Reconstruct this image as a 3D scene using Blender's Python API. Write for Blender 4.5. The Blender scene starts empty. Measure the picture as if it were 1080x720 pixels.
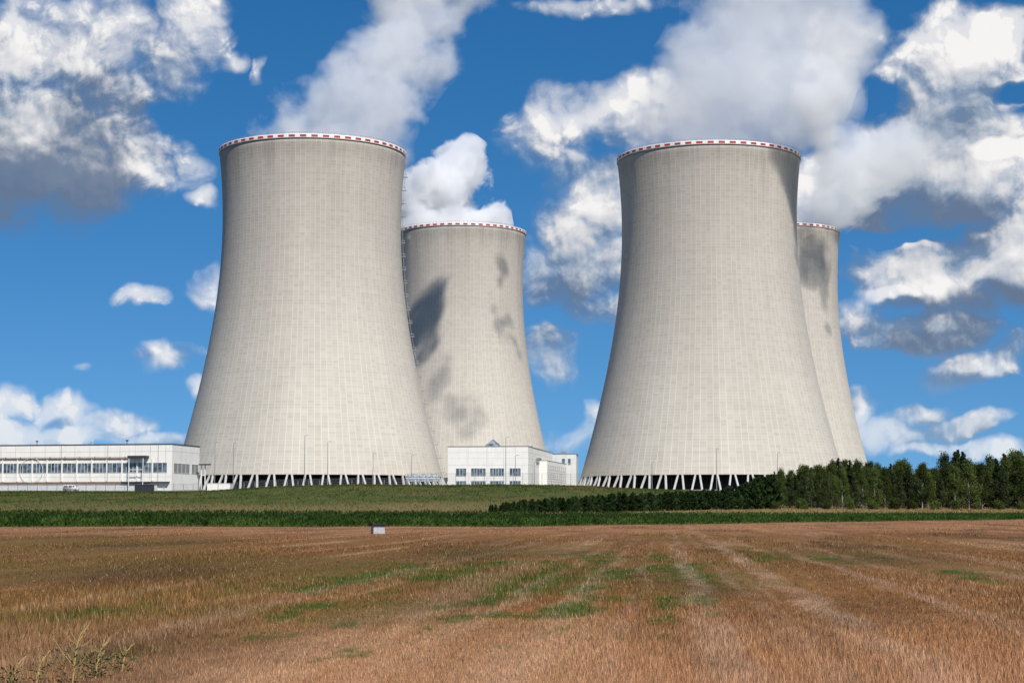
import bpy, bmesh, math, random
import numpy as np
from mathutils import Vector, Matrix, Quaternion

R = math.radians
SC = bpy.context.scene
COL = SC.collection
rng = np.random.default_rng(7)
random.seed(7)

# ---------------------------------------------------------------- camera
EYE = 1.7
FPX = 1900.0                       # focal length in pixels of a 1080 wide frame
PITCH = math.atan(180.0 / FPX)     # horizon 180 px below the middle
cam_d = bpy.data.cameras.new('camera')
cam_d.sensor_fit = 'HORIZONTAL'; cam_d.sensor_width = 36.0
cam_d.lens = 36.0 * FPX / 1080.0
cam_d.clip_start = 0.5; cam_d.clip_end = 60000.0
cam = bpy.data.objects.new('camera', cam_d)
cam.location = (0, 0, EYE); cam.rotation_euler = (R(90) + PITCH, 0, 0)
COL.objects.link(cam); SC.camera = cam


def ray(px, py):
    u = (px - 540.0) / FPX; v = (360.0 - py) / FPX
    return Vector((u, math.cos(PITCH) - v * math.sin(PITCH), math.sin(PITCH) + v * math.cos(PITCH)))


def at(px, py, Y):
    d = ray(px, py); d = d * (Y / d.y)
    return Vector((d.x, d.y, d.z + EYE))


# ---------------------------------------------------------------- scene helpers
def tag(o, label=None, cat=None, group=None, kind=None):
    if label: o['label'] = label
    if cat: o['category'] = cat
    if group: o['group'] = group
    if kind: o['kind'] = kind
    return o


def thing(name, label, cat, loc=(0, 0, 0), rotz=0.0, group=None):
    o = bpy.data.objects.new(name, None); COL.objects.link(o)
    o.empty_display_size = 1.0
    o.location = loc; o.rotation_euler = (0, 0, rotz)
    return tag(o, label, cat, group)


def link(name, me, mats, parent=None):
    o = bpy.data.objects.new(name, me); COL.objects.link(o)
    for m in (mats if isinstance(mats, (list, tuple)) else [mats]):
        me.materials.append(m)
    if parent is not None: o.parent = parent
    return o


def obj(name, bm, mats, parent=None, smooth=False):
    me = bpy.data.meshes.new(name)
    bmesh.ops.recalc_face_normals(bm, faces=bm.faces)
    bm.to_mesh(me); bm.free()
    if smooth:
        for p in me.polygons: p.use_smooth = True
    return link(name, me, mats, parent)


def copy_tree(o, parent=None):
    c = o.copy(); COL.objects.link(c)
    if parent is not None: c.parent = parent
    for ch in list(o.children): copy_tree(ch, c)
    return c


def box(bm, x0, x1, y0, y1, z0, z1, mi=0):
    vs = [bm.verts.new(p) for p in ((x0, y0, z0), (x1, y0, z0), (x1, y1, z0), (x0, y1, z0),
                                    (x0, y0, z1), (x1, y0, z1), (x1, y1, z1), (x0, y1, z1))]
    for q in ((0, 3, 2, 1), (4, 5, 6, 7), (0, 1, 5, 4), (1, 2, 6, 5), (2, 3, 7, 6), (3, 0, 4, 7)):
        f = bm.faces.new([vs[i] for i in q]); f.material_index = mi


def tube(bm, pts, rad, n=6, cap=True):
    """round bar along a list of points; rad is one radius or one per point"""
    pts = [Vector(p) for p in pts]
    rads = rad if isinstance(rad, (list, tuple)) else [rad] * len(pts)
    rings = []
    for i, p in enumerate(pts):
        a = pts[max(i - 1, 0)]; b = pts[min(i + 1, len(pts) - 1)]
        d = (b - a).normalized()
        u = d.orthogonal().normalized(); w = d.cross(u)
        rings.append([bm.verts.new(p + (u * math.cos(2 * math.pi * k / n) + w * math.sin(2 * math.pi * k / n)) * rads[i]) for k in range(n)])
    for a, b in zip(rings, rings[1:]):
        for k in range(n):
            bm.faces.new((a[k], a[(k + 1) % n], b[(k + 1) % n], b[k]))
    if cap:
        bm.faces.new(list(reversed(rings[0]))); bm.faces.new(rings[-1])


def np_mesh(name, verts, faces, attrs=None):
    """verts (n,3), faces (m,k) of one size; attrs {name: per-face float}"""
    me = bpy.data.meshes.new(name)
    n, (m, k) = len(verts), faces.shape
    me.vertices.add(n); me.vertices.foreach_set('co', np.ascontiguousarray(verts, dtype=np.float32).ravel())
    me.loops.add(m * k); me.loops.foreach_set('vertex_index', np.ascontiguousarray(faces, dtype=np.int32).ravel())
    me.polygons.add(m)
    me.polygons.foreach_set('loop_start', np.arange(0, m * k, k, dtype=np.int32))
    me.update(calc_edges=True)
    for an, av in (attrs or {}).items():
        at_ = me.attributes.new(an, 'FLOAT', 'FACE')
        at_.data.foreach_set('value', np.ascontiguousarray(av, dtype=np.float32))
    me.validate()
    return me


# ---------------------------------------------------------------- node helpers
class NT:
    def __init__(self, tree): self.t = tree; self.n = tree.nodes; self.l = tree.links
    def new(self, typ, **kw):
        nd = self.n.new(typ)
        for k, v in kw.items(): setattr(nd, k, v)
        return nd
    def put(self, sock, val):
        if val is None: return
        if isinstance(val, bpy.types.NodeSocket): self.l.new(val, sock)
        elif isinstance(val, (tuple, list)) and len(val) == 3 and sock.type == 'RGBA': sock.default_value = (*val, 1)
        else: sock.default_value = val
    def math(self, op, a, b=None, c=None, clamp=False):
        nd = self.new('ShaderNodeMath', operation=op, use_clamp=clamp)
        self.put(nd.inputs[0], a)
        if b is not None: self.put(nd.inputs[1], b)
        if c is not None: self.put(nd.inputs[2], c)
        return nd.outputs[0]
    def vmath(self, op, a, b=None, c=None):
        nd = self.new('ShaderNodeVectorMath', operation=op)
        self.put(nd.inputs[0], a)
        if b is not None: self.put(nd.inputs[3 if op == 'SCALE' else 1], b)
        if c is not None: self.put(nd.inputs[2], c)
        return nd.outputs[1] if op in ('LENGTH', 'DOT_PRODUCT', 'DISTANCE') else nd.outputs[0]
    def noise(self, vec, scale, detail=4, rough=.55, dist=0.0, dim='3D', norm=True):
        nd = self.new('ShaderNodeTexNoise', noise_dimensions=dim, normalize=norm)
        self.put(nd.inputs['Vector'], vec); nd.inputs['Scale'].default_value = scale
        nd.inputs['Detail'].default_value = detail; nd.inputs['Roughness'].default_value = rough
        nd.inputs['Distortion'].default_value = dist
        return nd.outputs['Fac']
    def ramp(self, fac, a, b, c=0.0, d=1.0, smooth=True):
        nd = self.new('ShaderNodeMapRange', interpolation_type='SMOOTHSTEP' if smooth else 'LINEAR')
        self.put(nd.inputs[0], fac)
        for i, v in enumerate((a, b, c, d)): self.put(nd.inputs[i + 1], v)
        return nd.outputs[0]
    def mix(self, fac, a, b, blend='MIX'):
        nd = self.new('ShaderNodeMix', data_type='RGBA', blend_type=blend)
        self.put(nd.inputs[0], fac); self.put(nd.inputs[6], a); self.put(nd.inputs[7], b)
        return nd.outputs[2]
    def xyz(self, v):
        nd = self.new('ShaderNodeSeparateXYZ'); self.put(nd.inputs[0], v); return nd.outputs
    def comb(self, x=0.0, y=0.0, z=0.0):
        nd = self.new('ShaderNodeCombineXYZ')
        for i, v in enumerate((x, y, z)): self.put(nd.inputs[i], v)
        return nd.outputs[0]
    def attr(self, name):
        nd = self.new('ShaderNodeAttribute', attribute_name=name); return nd.outputs['Fac']


def material(name):
    m = bpy.data.materials.new(name); m.use_nodes = True
    nt = NT(m.node_tree); b = m.node_tree.nodes['Principled BSDF']
    return m, nt, b


def plain(name, col, rough=.7, metal=0.0, var=.12, scale=.8, streak=0.0):
    """one-colour material with a little unevenness and dirt"""
    m, nt, b = material(name)
    pos = nt.new('ShaderNodeTexCoord').outputs['Object']
    n1 = nt.noise(pos, scale, 5, .6)
    f = nt.ramp(n1, .3, .7, 1 - var, 1 + var * .5)
    if streak:
        sv = nt.vmath('MULTIPLY', pos, (1.3, 1.3, .08))
        s = nt.ramp(nt.noise(sv, 1.0, 4, .6), .45, .75, 1, 1 - streak)
        f = nt.math('MULTIPLY', f, s)
    c = nt.vmath('SCALE', tuple(col), f)
    nt.put(b.inputs['Base Color'], c)
    b.inputs['Roughness'].default_value = rough; b.inputs['Metallic'].default_value = metal
    return m


def glass_mat(name, col=(.02, .03, .04)):
    m, nt, b = material(name)
    pos = nt.new('ShaderNodeTexCoord').outputs['Object']
    n = nt.noise(pos, .55, 2, .5)
    c = nt.mix(nt.ramp(n, .35, .65), col, tuple(4.5 * x for x in col))
    nt.put(b.inputs['Base Color'], c); b.inputs['Roughness'].default_value = .12
    b.inputs['Specular IOR Level'].default_value = .6
    return m
# ---------------------------------------------------------------- terrain shape
def sstep(a, b, x):
    t = np.clip((x - a) / (b - a), 0, 1); return t * t * (3 - 2 * t)


def edge_y(x):                     # far edge of the stubble field
    x = np.asarray(x, float)
    return 215 + np.clip(x, 0, 150) * .9


CREST_PX = np.array([-400, 0, 120, 200, 290, 385, 480, 620, 650, 740, 800, 1500.])
CREST_PY = np.array([519, 519, 518.5, 518, 514, 511.3, 512.5, 512.2, 514, 518, 520, 520.])


def field_z(x, y):
    return .0072 * np.clip(x, 0, 120) * sstep(40, 215, y) + .05 * np.sin(x * .21 + y * .05) * sstep(5, 40, y) * .6


def ground_z(x, y):
    x = np.asarray(x, float); y = np.asarray(y, float)
    E = edge_y(x)
    px = 540 + 1900 * x / np.maximum(y, 300)
    zc = EYE + (540 - np.interp(px, CREST_PX, CREST_PY)) * 480 / FPX
    zf = field_z(x, np.minimum(y, E))
    ze = field_z(x, E)
    fo = sstep(140, 260, np.abs(x)) * 0
    K = [(E, ze), (E + 55, 1.3 + fo), (E + 98, np.interp(x, [15, 50], [1.75, 2.6])), (478 + 0 * E, zc), (492 + 0 * E, zc + .02), (740 + 0 * E, 10.7 + 0 * E),
         (900 + 0 * E, 10.7 + 0 * E), (1085 + 0 * E, 15.0 + 0 * E), (1400 + 0 * E, 15.0 + 0 * E), (3500 + 0 * E, 4 + 0 * E), (40000 + 0 * E, 0 * E)]
    z = zf.copy()
    for (ya, za), (yb, zb) in zip(K, K[1:]):
        t = np.clip((y - ya) / (yb - ya), 0, 1)
        m = y > ya
        z = np.where(m, za + (zb - za) * t, z)
    bank = sstep(0, 60, y - E - 90) * sstep(0, 30, 700 - y)
    z = z + bank * .22 * (np.sin(x * .11 + y * .043) + np.sin(x * .047 - y * .09 + 1.7)) * .6
    return z


def gz(x, y): return float(ground_z(np.array([x]), np.array([y]))[0])


ROW = R(4.8)                        # the crop rows run a little to the right of the view


def on_field(px, py):               # point of the (flat) field seen at a pixel
    d = ray(px, py); t = -EYE / d.z
    return d.x * t, d.y * t


# ---- colour of the stubble, shared by soil and blades
def field_colour(nt, rand=None):
    pos = nt.new('ShaderNodeNewGeometry').outputs['Position']
    flat = nt.vmath('MULTIPLY', pos, (1, 1, 0))
    rot = nt.new('ShaderNodeVectorRotate', rotation_type='Z_AXIS'); nt.put(rot.inputs['Vector'], flat)
    rot.inputs['Angle'].default_value = ROW
    rc = rot.outputs[0]; rx, ry, _ = nt.xyz(rc)
    along = nt.vmath('MULTIPLY', rc, (1, .22, 1))
    big = nt.noise(along, .045, 4, .6, 0.6)
    mid = nt.noise(nt.vmath('MULTIPLY', rc, (1, .4, 1)), .33, 5, .65, .4)
    fine = nt.noise(flat, 2.4, 4, .7)
    rows = nt.noise(nt.vmath('MULTIPLY', rc, (1, .03, 1)), .55, 3, .6)
    red = (.37, .165, .062); brown = (.22, .105, .036); straw = (.60, .38, .21); olive = (.150, .108, .028); green = (.070, .110, .018)
    c = nt.mix(nt.ramp(nt.math('ADD', nt.math('MULTIPLY', mid, .6), nt.math('MULTIPLY', big, .4)), .40, .60), brown, red)
    c = nt.mix(nt.math('MULTIPLY', nt.ramp(rows, .50, .74), .65), c, straw)
    c = nt.mix(nt.math('MULTIPLY', nt.ramp(fine, .52, .72), .5), c, straw)
    # paler straw close to the camera and along the far headland
    d = nt.xyz(pos)[1]
    near = nt.math('MULTIPLY', nt.ramp(nt.math('ADD', d, nt.math('MULTIPLY', mid, 14.0)), 24, 42, 1, 0), .5)
    c = nt.mix(near, c, (.62, .36, .205))
    far = nt.math('MULTIPLY', nt.ramp(d, 110, 170, 0, 1), .55)
    c = nt.mix(far, c, (.50, .25, .13))
    # olive and green growth, in drawn-out patches
    ol = nt.ramp(nt.math('ADD', nt.math('MULTIPLY', big, .75), nt.math('MULTIPLY', mid, .35)), .50, .66)
    ol = nt.math('MULTIPLY', ol, nt.ramp(d, 100, 170, 1, .35))
    ol = nt.math('MULTIPLY', ol, nt.ramp(nt.math('ADD', d, nt.math('MULTIPLY', mid, 12.0)), 22, 38, .15, 1))
    zones = patch_field(nt, rc, OLIVE)
    oz = nt.ramp(nt.math('ADD', zones, nt.math('ADD', nt.math('MULTIPLY', nt.math('SUBTRACT', mid, .5), 2.2), nt.math('MULTIPLY', nt.math('SUBTRACT', big, .5), 2.0))), .10, .85)
    c = nt.mix(nt.math('MULTIPLY', nt.math('MAXIMUM', ol, oz), .72), c, olive)
    g = patch_field(nt, rc, PATCHES, .5, 1.7)
    spot = nt.noise(nt.vmath('MULTIPLY', rc, (1, .35, 1)), 1.1, 3, .6)
    gm = nt.math('ADD', g, nt.math('MULTIPLY', nt.math('SUBTRACT', nt.math('ADD', mid, spot), 1.06), 4.5))
    gm = nt.math('ADD', gm, nt.math('MULTIPLY', nt.math('SUBTRACT', fine, .5), 2.2))
    gm = nt.ramp(gm, -.05, .8)
    c = nt.mix(nt.math('MULTIPLY', gm, .9), c, green)
    # pale wheel tracks along the rows
    for off, w, s in ((2.75, .34, .8), (.75, .28, .55), (-4.4, .7, .22), (9.0, .4, .3), (11.2, .4, .3), (-1.7, .2, .34), (1.7, .16, .3), (5.2, .26, .4), (6.9, .22, .34), (-2.9, .2, .3), (-7.2, .35, .3), (-.6, .14, .3)):
        wob = nt.math('ADD', rx, nt.math('MULTIPLY', nt.math('SUBTRACT', nt.math('ADD', mid, nt.math('MULTIPLY', fine, .35)), .67), 1.7))
        t = nt.ramp(nt.math('ABSOLUTE', nt.math('SUBTRACT', wob, off)), w * .3, w * 1.6, s, 0)
        t = nt.math('MULTIPLY', t, nt.math('MULTIPLY', nt.ramp(fine, .35, .6, .45, 1), nt.ramp(nt.noise(along, .3, 3, .6), .38, .6, .3, 1)))
        t = nt.math('MULTIPLY', t, nt.ramp(d, 60, 150, 1, .35))
        c = nt.mix(t, c, (.60, .40, .27))
    # lodged, dark streaks
    dk = nt.ramp(nt.noise(along, .16, 5, .65), .48, .66, 0, .62)
    c = nt.mix(dk, c, (.10, .055, .028))
    c = nt.vmath('SCALE', c, nt.ramp(d, 30, 75, 1.16, 1.04))
    if rand is not None:
        c = nt.vmath('SCALE', c, nt.ramp(rand, 0, 1, .34, 1.6, False))
        c = nt.mix(nt.ramp(rand, .9, 1.0, 0, .6), c, (.62, .47, .30))
    return c


def patch_field(nt, rc, pts, kw=1.0, kl=1.0):
    g = None
    for (px, py, hw, hl, s) in pts:
        x, y = on_field(px, py)
        cx = x * math.cos(ROW) - y * math.sin(ROW); cy = x * math.sin(ROW) + y * math.cos(ROW)
        q = nt.vmath('MULTIPLY', nt.vmath('SUBTRACT', rc, (cx, cy, 0)), (1 / (hw * kw), 1 / (hl * kl), 0))
        v = nt.math('MULTIPLY', nt.math('SUBTRACT', 1.0, nt.vmath('LENGTH', q)), s)
        g = v if g is None else nt.math('MAXIMUM', g, v)
    return g


OLIVE = [(350, 600, 9, 30, 1.2), (150, 595, 12, 30, 1.0), (60, 650, 3, 6, 1.0), (560, 608, 6, 22, 1.3), (690, 610, 5, 20, 1.2), (420, 640, 3, 8, 1.2), (250, 645, 3, 6, .9), (880, 585, 8, 26, 1.0), (1030, 605, 4, 12, .8), (500, 580, 9, 30, 1.0), (20, 600, 6, 20, .8), (110, 690, 1.5, 3, .9)]
PATCHES = [(590, 598, 2.0, 9, 1.2), (560, 622, 1.4, 6, 1.2), (622, 622, 1.3, 6, 1.2), (742, 612, 1.5, 7, 1.1), (700, 642, .9, 4, 1.1), (640, 592, 2.4, 10, 1.1), (690, 590, 2.4, 10, 1.0), (500, 600, 2.6, 12, 1.0), (380, 612, 2.2, 9, .9), (525, 628, 1.6, 8, 1.2), (575, 615, 1.5, 7, 1.1), (600, 641, 1.2, 4, 1.2), (720, 602, 1.8, 9, 1.2), (650, 608, 2.2, 10, .9),
           (470, 640, 1.0, 4, .9), (745, 636, .7, 3, 1.0), (620, 590, 4, 16, .8), (300, 648, 1.0, 3, .8), (800, 585, 3, 12, .6),
           (130, 645, 1.4, 4, .8), (420, 600, 4, 14, .7), (880, 590, 1.6, 5, .8), (945, 592, 1.6, 5, .8), (1020, 605, 1.5, 5, .8), (345, 622, 1.2, 4, .9), (705, 650, .6, 2.5, .7),
           (60, 655, 1.0, 3, .8)]


def mat_field():
    m, nt, b = material('stubble_soil')
    c = field_colour(nt)
    c = nt.vmath('SCALE', c, .72)
    nt.put(b.inputs['Base Color'], c); b.inputs['Roughness'].default_value = .95
    b.inputs['Specular IOR Level'].default_value = .1
    pos = nt.new('ShaderNodeNewGeometry').outputs['Position']
    bp = nt.new('ShaderNodeBump'); bp.inputs['Strength'].default_value = .8; bp.inputs['Distance'].default_value = .12
    nt.put(bp.inputs['Height'], nt.noise(nt.vmath('MULTIPLY', pos, (1, 1, .2)), 3.0, 5, .7)); nt.put(b.inputs['Normal'], bp.outputs[0])
    return m


def mat_leafy(name, colour_fn, trans=.35):
    """thin leaves: diffuse on both sides with some light coming through"""
    m, nt, b = material(name)
    c = colour_fn(nt)
    nt.n.remove(b)
    df = nt.new('ShaderNodeBsdfDiffuse'); tr = nt.new('ShaderNodeBsdfTranslucent'); mx = nt.new('ShaderNodeMixShader')
    nt.put(df.inputs[0], c); nt.put(tr.inputs[0], c); mx.inputs[0].default_value = trans
    nt.l.new(df.outputs[0], mx.inputs[1]); nt.l.new(tr.outputs[0], mx.inputs[2])
    nt.l.new(mx.outputs[0], nt.n['Material Output'].inputs[0])
    return m


def terrain_colour(nt, rand=None):
    pos = nt.new('ShaderNodeNewGeometry').outputs['Position']
    x, y, z = nt.xyz(pos)
    e = nt.math('SUBTRACT', y, nt.math('ADD', 215.0, nt.math('MULTIPLY', nt.math('MINIMUM', nt.math('MAXIMUM', x, 0.0), 150.0), .9)))
    flat = nt.vmath('MULTIPLY', pos, (1, .35, .2))
    n1 = nt.noise(flat, .035, 5, .62, .5); n2 = nt.noise(flat, .22, 5, .65); n3 = nt.noise(pos, 1.6, 3, .7)
    g1 = (.052, .076, .016); g2 = (.092, .098, .025); tan = (.27, .19, .085); dark = (.035, .052, .014)
    c = nt.mix(nt.ramp(n2, .38, .62), g1, g2)
    c = nt.mix(nt.math('MULTIPLY', nt.ramp(n1, .48, .66), .75), c, (.145, .105, .040))
    c = nt.mix(nt.math('MULTIPLY', nt.ramp(n2, .30, .42, 1, 0), .5), c, dark)
    # dry verge at the foot of the bank
    ee = nt.math('ADD', e, nt.math('MULTIPLY', nt.math('SUBTRACT', n2, .5), 34.0))
    v = nt.math('MULTIPLY', nt.ramp(ee, 52, 66), nt.ramp(ee, 108, 168, 1, 0))
    c = nt.mix(nt.math('MULTIPLY', v, nt.ramp(x, -10, 30, .42, .8)), c, tan)
    # worn, bare plateau round the works
    p = nt.ramp(y, 500, 560)
    c = nt.mix(nt.math('MULTIPLY', p, .6), c, (.16, .15, .10))
    f = nt.ramp(n3, .3, .7, .7, 1.25)
    c = nt.vmath('SCALE', c, f)
    if rand is not None: c = nt.vmath('SCALE', c, nt.ramp(rand, 0, 1, .6, 1.5, False))
    return c


def build_terrain():
    xs = np.concatenate([-np.geomspace(20000, 330, 16), np.linspace(-320, 320, 129), np.geomspace(330, 20000, 16)])
    # field sheet
    fr = np.concatenate([np.array([-3000, -900, -300, -100]), np.linspace(-40, 12, 6)])
    t = np.linspace(0, 1, 70)
    X = np.repeat(xs[None, :], len(fr) + len(t) - 1, 0)
    E = edge_y(xs)
    Yr = [np.full_like(xs, v) for v in fr[:-1]] + [12 + (E - 12) * q for q in t]
    Y = np.array(Yr); Z = field_z(X, Y)

    def grid(nm, X, Y, Z, mat, kind):
        nr, nc = X.shape
        v = np.stack([X, Y, Z], -1).reshape(-1, 3)
        i = (np.arange(nr - 1)[:, None] * nc + np.arange(nc - 1)[None, :]).reshape(-1)
        f = np.stack([i, i + 1, i + nc + 1, i + nc], -1)
        me = np_mesh(nm, v, f)
        me.polygons.foreach_set('use_smooth', np.ones(len(f), dtype=bool))
        o = link(nm, me, mat); o['kind'] = kind
        return o
    grid('stubble_field', X, Y, Z, mat_field(), 'structure')['label'] = 'reddish brown stubble field with pale wheel tracks'
    m, nt, b = material('rough_grass_ground')
    nt.put(b.inputs['Base Color'], terrain_colour(nt)); b.inputs['Roughness'].default_value = .95
    b.inputs['Specular IOR Level'].default_value = .1
    s = np.concatenate([np.linspace(0, 1, 70)[:-1]])
    rows = [E + (500 - E) * q for q in s]
    rows += [np.full_like(xs, v) for v in np.concatenate([np.linspace(500, 900, 41), np.linspace(920, 1400, 25), np.geomspace(1450, 40000, 24)])]
    Y = np.array(rows); X = np.repeat(xs[None, :], len(rows), 0); Z = ground_z(X, Y)
    grid('terrain', X, Y, Z, m, 'structure')['label'] = 'green grassy bank rising behind the field'


def blades(P, H, W, lean, nm, mat, parts=1):
    """thin triangular blades standing at P (n,3)"""
    n = len(P)
    a = rng.uniform(0, 2 * np.pi, n)
    side = np.stack([np.cos(a), np.sin(a), 0 * a], -1) * (W / 2)[:, None]
    ld = rng.uniform(0, 2 * np.pi, n); lm = lean * H * rng.uniform(.2, 1, n)
    tip = P + np.stack([np.cos(ld) * lm, np.sin(ld) * lm, H], -1)
    v = np.stack([P - side, P + side, tip], 1).reshape(-1, 3)
    f = np.arange(3 * n).reshape(-1, 3)
    me = np_mesh(nm, v, f, {'tint': rng.uniform(0, 1, n)})
    return link(nm, me, mat)


def build_field_cover():
    # stubble: as many stalks per picture area near and far
    n = 330000
    sy = 543.5 + (760 - 543.5) * rng.uniform(0, 1, n) ** 1.15
    sx = rng.uniform(-140, 1220, n)
    v = (360 - sy) / FPX; u = (sx - 540) / FPX
    dy = math.cos(PITCH) - v * math.sin(PITCH); dz = math.sin(PITCH) + v * math.cos(PITCH)
    t = -EYE / dz; x = u * t; y = dy * t
    # and the strips of field beside and before the view
    k = 110000
    y2 = 6 + 74 * rng.uniform(0, 1, k) ** 1.6; s2 = np.where(rng.uniform(0, 1, k) < .5, -1, 1)
    x2 = s2 * (.34 * y2 + rng.uniform(0, 15, k)); x2 = np.where(y2 < 16, rng.uniform(-20, 20, k), x2)
    x = np.concatenate([x, x2]); y = np.concatenate([y, y2])
    E = edge_y(x); ok = y < E - .5
    x, y = x[ok], y[ok]
    d = np.hypot(x, y)
    z = field_z(x, y)
    hv = .75 + .5 * np.sin(x * .5 - y * .03) * np.sin(x * .17 + y * .09)
    H = rng.uniform(.05, .15, len(x)) * np.clip(hv, .45, 1.3)
    W = np.maximum(.008, d * .00042) * rng.uniform(.7, 1.5, len(x))
    m = mat_leafy('stubble_straw', lambda nt: field_colour(nt, nt.attr('tint')), .3)
    o = blades(np.stack([x, y, z - .01], -1), H, W, .45, 'stubble', m)
    tag(o, 'dry reddish straw stubble covering the field', 'stubble', kind='stuff')

    # green crop strip beyond the stubble
    n = 95000
    x = rng.uniform(-110, 150, n); dep = rng.uniform(0, 1, n) ** 1.5 * 46
    y = edge_y(x) + dep + rng.normal(0, .35, n)
    hmax = np.interp(x, [-60, 0, 40, 90], [1.3, 1.1, .8, .65]) * (1 + .08 * np.sin(x * .9) + .06 * np.sin(x * 2.3 + 1))
    P = np.stack([x, y, ground_z(x, y) + hmax * rng.uniform(0, .72, n)], -1)
    mc = mat_leafy('crop_leaf', crop_colour, .35)
    o = blades(P, hmax * rng.uniform(.2, .36, n), rng.uniform(.10, .24, n), 1.1, 'crop', mc)
    tag(o, 'band of dense green crop behind the stubble', 'crop', kind='stuff')

    # rough grass on the bank, thicker along its crest
    n = 90000
    x = rng.uniform(-190, 190, n); E = edge_y(x)
    q = rng.uniform(0, 1, n)
    y = np.where(rng.uniform(0, 1, n) < .3, 476 + rng.normal(0, 7, n), E + 45 + (486 - E - 45) * q)
    H = rng.uniform(.12, .42, n) * (1 + .7 * (rng.uniform(0, 1, n) > .97))
    mg = mat_leafy('bank_grass_blade', lambda nt: terrain_colour(nt, nt.attr('tint')), .3)
    o = blades(np.stack([x, y, ground_z(x, y) - .02], -1), H, rng.uniform(.12, .35, n), .6, 'bank_grass', mg)
    tag(o, 'rough green and tan grass on the bank', 'grass', kind='stuff')


def crop_colour(nt):
    pos = nt.new('ShaderNodeNewGeometry').outputs['Position']
    n = nt.noise(nt.vmath('MULTIPLY', pos, (1, .3, .3)), .25, 4, .6)
    x, y, z = nt.xyz(pos)
    e = nt.math('SUBTRACT', y, nt.math('ADD', 215.0, nt.math('MULTIPLY', nt.math('MAXIMUM', x, 0.0), .9)))
    c = nt.mix(nt.ramp(n, .38, .62), (.034, .070, .014), (.075, .130, .028))
    c = nt.mix(nt.math('MULTIPLY', nt.ramp(e, 6, 12), nt.ramp(x, 10, 40, 1, .3)), c, (.034, .064, .016))
    r = nt.attr('tint')
    c = nt.vmath('SCALE', c, nt.ramp(r, 0, 1, .5, 1.45, False))
    return c
# ---------------------------------------------------------------- cooling towers
T_H = 153.3            # rim above the foot
T_ZB = 7.0             # underside of the shell
def t_rad(z):          # hyperbolic profile, z above the foot
    return 40.0 * math.sqrt(1 + ((z - 120.0) / 103.0) ** 2)


def mat_shell():
    m, nt, b = material('shell_concrete')
    uv = nt.new('ShaderNodeTexCoord').outputs['UV']        # u: panels round, v: lifts up
    pos = nt.new('ShaderNodeTexCoord').outputs['Object']
    oi = nt.new('ShaderNodeObjectInfo').outputs['Random']
    u, v, _ = nt.xyz(uv)
    pn = nt.new('ShaderNodeTexWhiteNoise', noise_dimensions='2D'); nt.put(pn.inputs['Vector'], nt.comb(nt.math('FLOOR', u), nt.math('FLOOR', v), 0))
    c = nt.mix(pn.outputs[0], (.440, .405, .356), (.490, .452, .399))
    lu = nt.ramp(nt.math('ABSOLUTE', nt.math('SUBTRACT', nt.math('FRACT', u), .5)), .40, .47)
    lv = nt.ramp(nt.math('ABSOLUTE', nt.math('SUBTRACT', nt.math('FRACT', v), .5)), .38, .47)
    ln = nt.math('MAXIMUM', nt.math('MULTIPLY', lu, .85), nt.math('MULTIPLY', lv, .5))
    dl = nt.ramp(nt.math('ABSOLUTE', nt.math('SUBTRACT', nt.math('FRACT', nt.math('MULTIPLY', u, .25)), .5)), .46, .485)
    c = nt.mix(nt.math('MULTIPLY', ln, .85), c, (.60, .56, .50))
    c = nt.mix(nt.math('MULTIPLY', dl, .16), c, (.36, .335, .30))
    # each lift and each meridian strip of formwork has its own tone
    vl = nt.new('ShaderNodeTexWhiteNoise', noise_dimensions='1D'); nt.put(vl.inputs['W'], nt.math('FLOOR', v))
    ul = nt.new('ShaderNodeTexWhiteNoise', noise_dimensions='1D'); nt.put(ul.inputs['W'], nt.math('FLOOR', nt.math('MULTIPLY', u, .5)))
    f = nt.math('MULTIPLY', nt.ramp(vl.outputs[0], 0, 1, .975, 1.02, False), nt.ramp(ul.outputs[0], 0, 1, .98, 1.02, False))
    off = nt.vmath('ADD', pos, nt.comb(nt.math('MULTIPLY', oi, 900.0), 0, 0))
    big = nt.noise(nt.vmath('MULTIPLY', off, (1, 1, .4)), .018, 4, .6)
    f = nt.math('MULTIPLY', f, nt.ramp(big, .3, .7, .93, 1.06))
    st = nt.noise(nt.vmath('MULTIPLY', off, (1, 1, .035)), .22, 4, .65)
    z = nt.xyz(pos)[2]
    top = nt.ramp(z, 118, 152, 0, 1)
    f = nt.math('MULTIPLY', f, nt.math('SUBTRACT', 1.0, nt.math('MULTIPLY', nt.ramp(st, .46, .72), nt.math('ADD', .05, nt.math('MULTIPLY', top, .14)))))
    # weathered collar under the rim
    f = nt.math('MULTIPLY', f, nt.ramp(nt.math('ADD', z, nt.math('MULTIPLY', st, 6.0)), 140, 153, 1, .86))
    c = nt.vmath('SCALE', c, f)
    foot_lift = nt.mix(nt.ramp(z, 8, 130, 1, 0), (.93, .915, .905), (1.09, 1.085, 1.05))  # lighter towards the foot: extra sunlight on the slant put into the colour
    c = nt.mix(1.0, c, foot_lift, 'MULTIPLY')
    nt.put(b.inputs['Base Color'], c); b.inputs['Roughness'].default_value = .85
    b.inputs['Specular IOR Level'].default_value = .25
    bp = nt.new('ShaderNodeBump'); bp.inputs['Strength'].default_value = .35; bp.inputs['Distance'].default_value = .15
    nt.put(bp.inputs['Height'], ln); nt.put(b.inputs['Normal'], bp.outputs[0])
    return m


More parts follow.
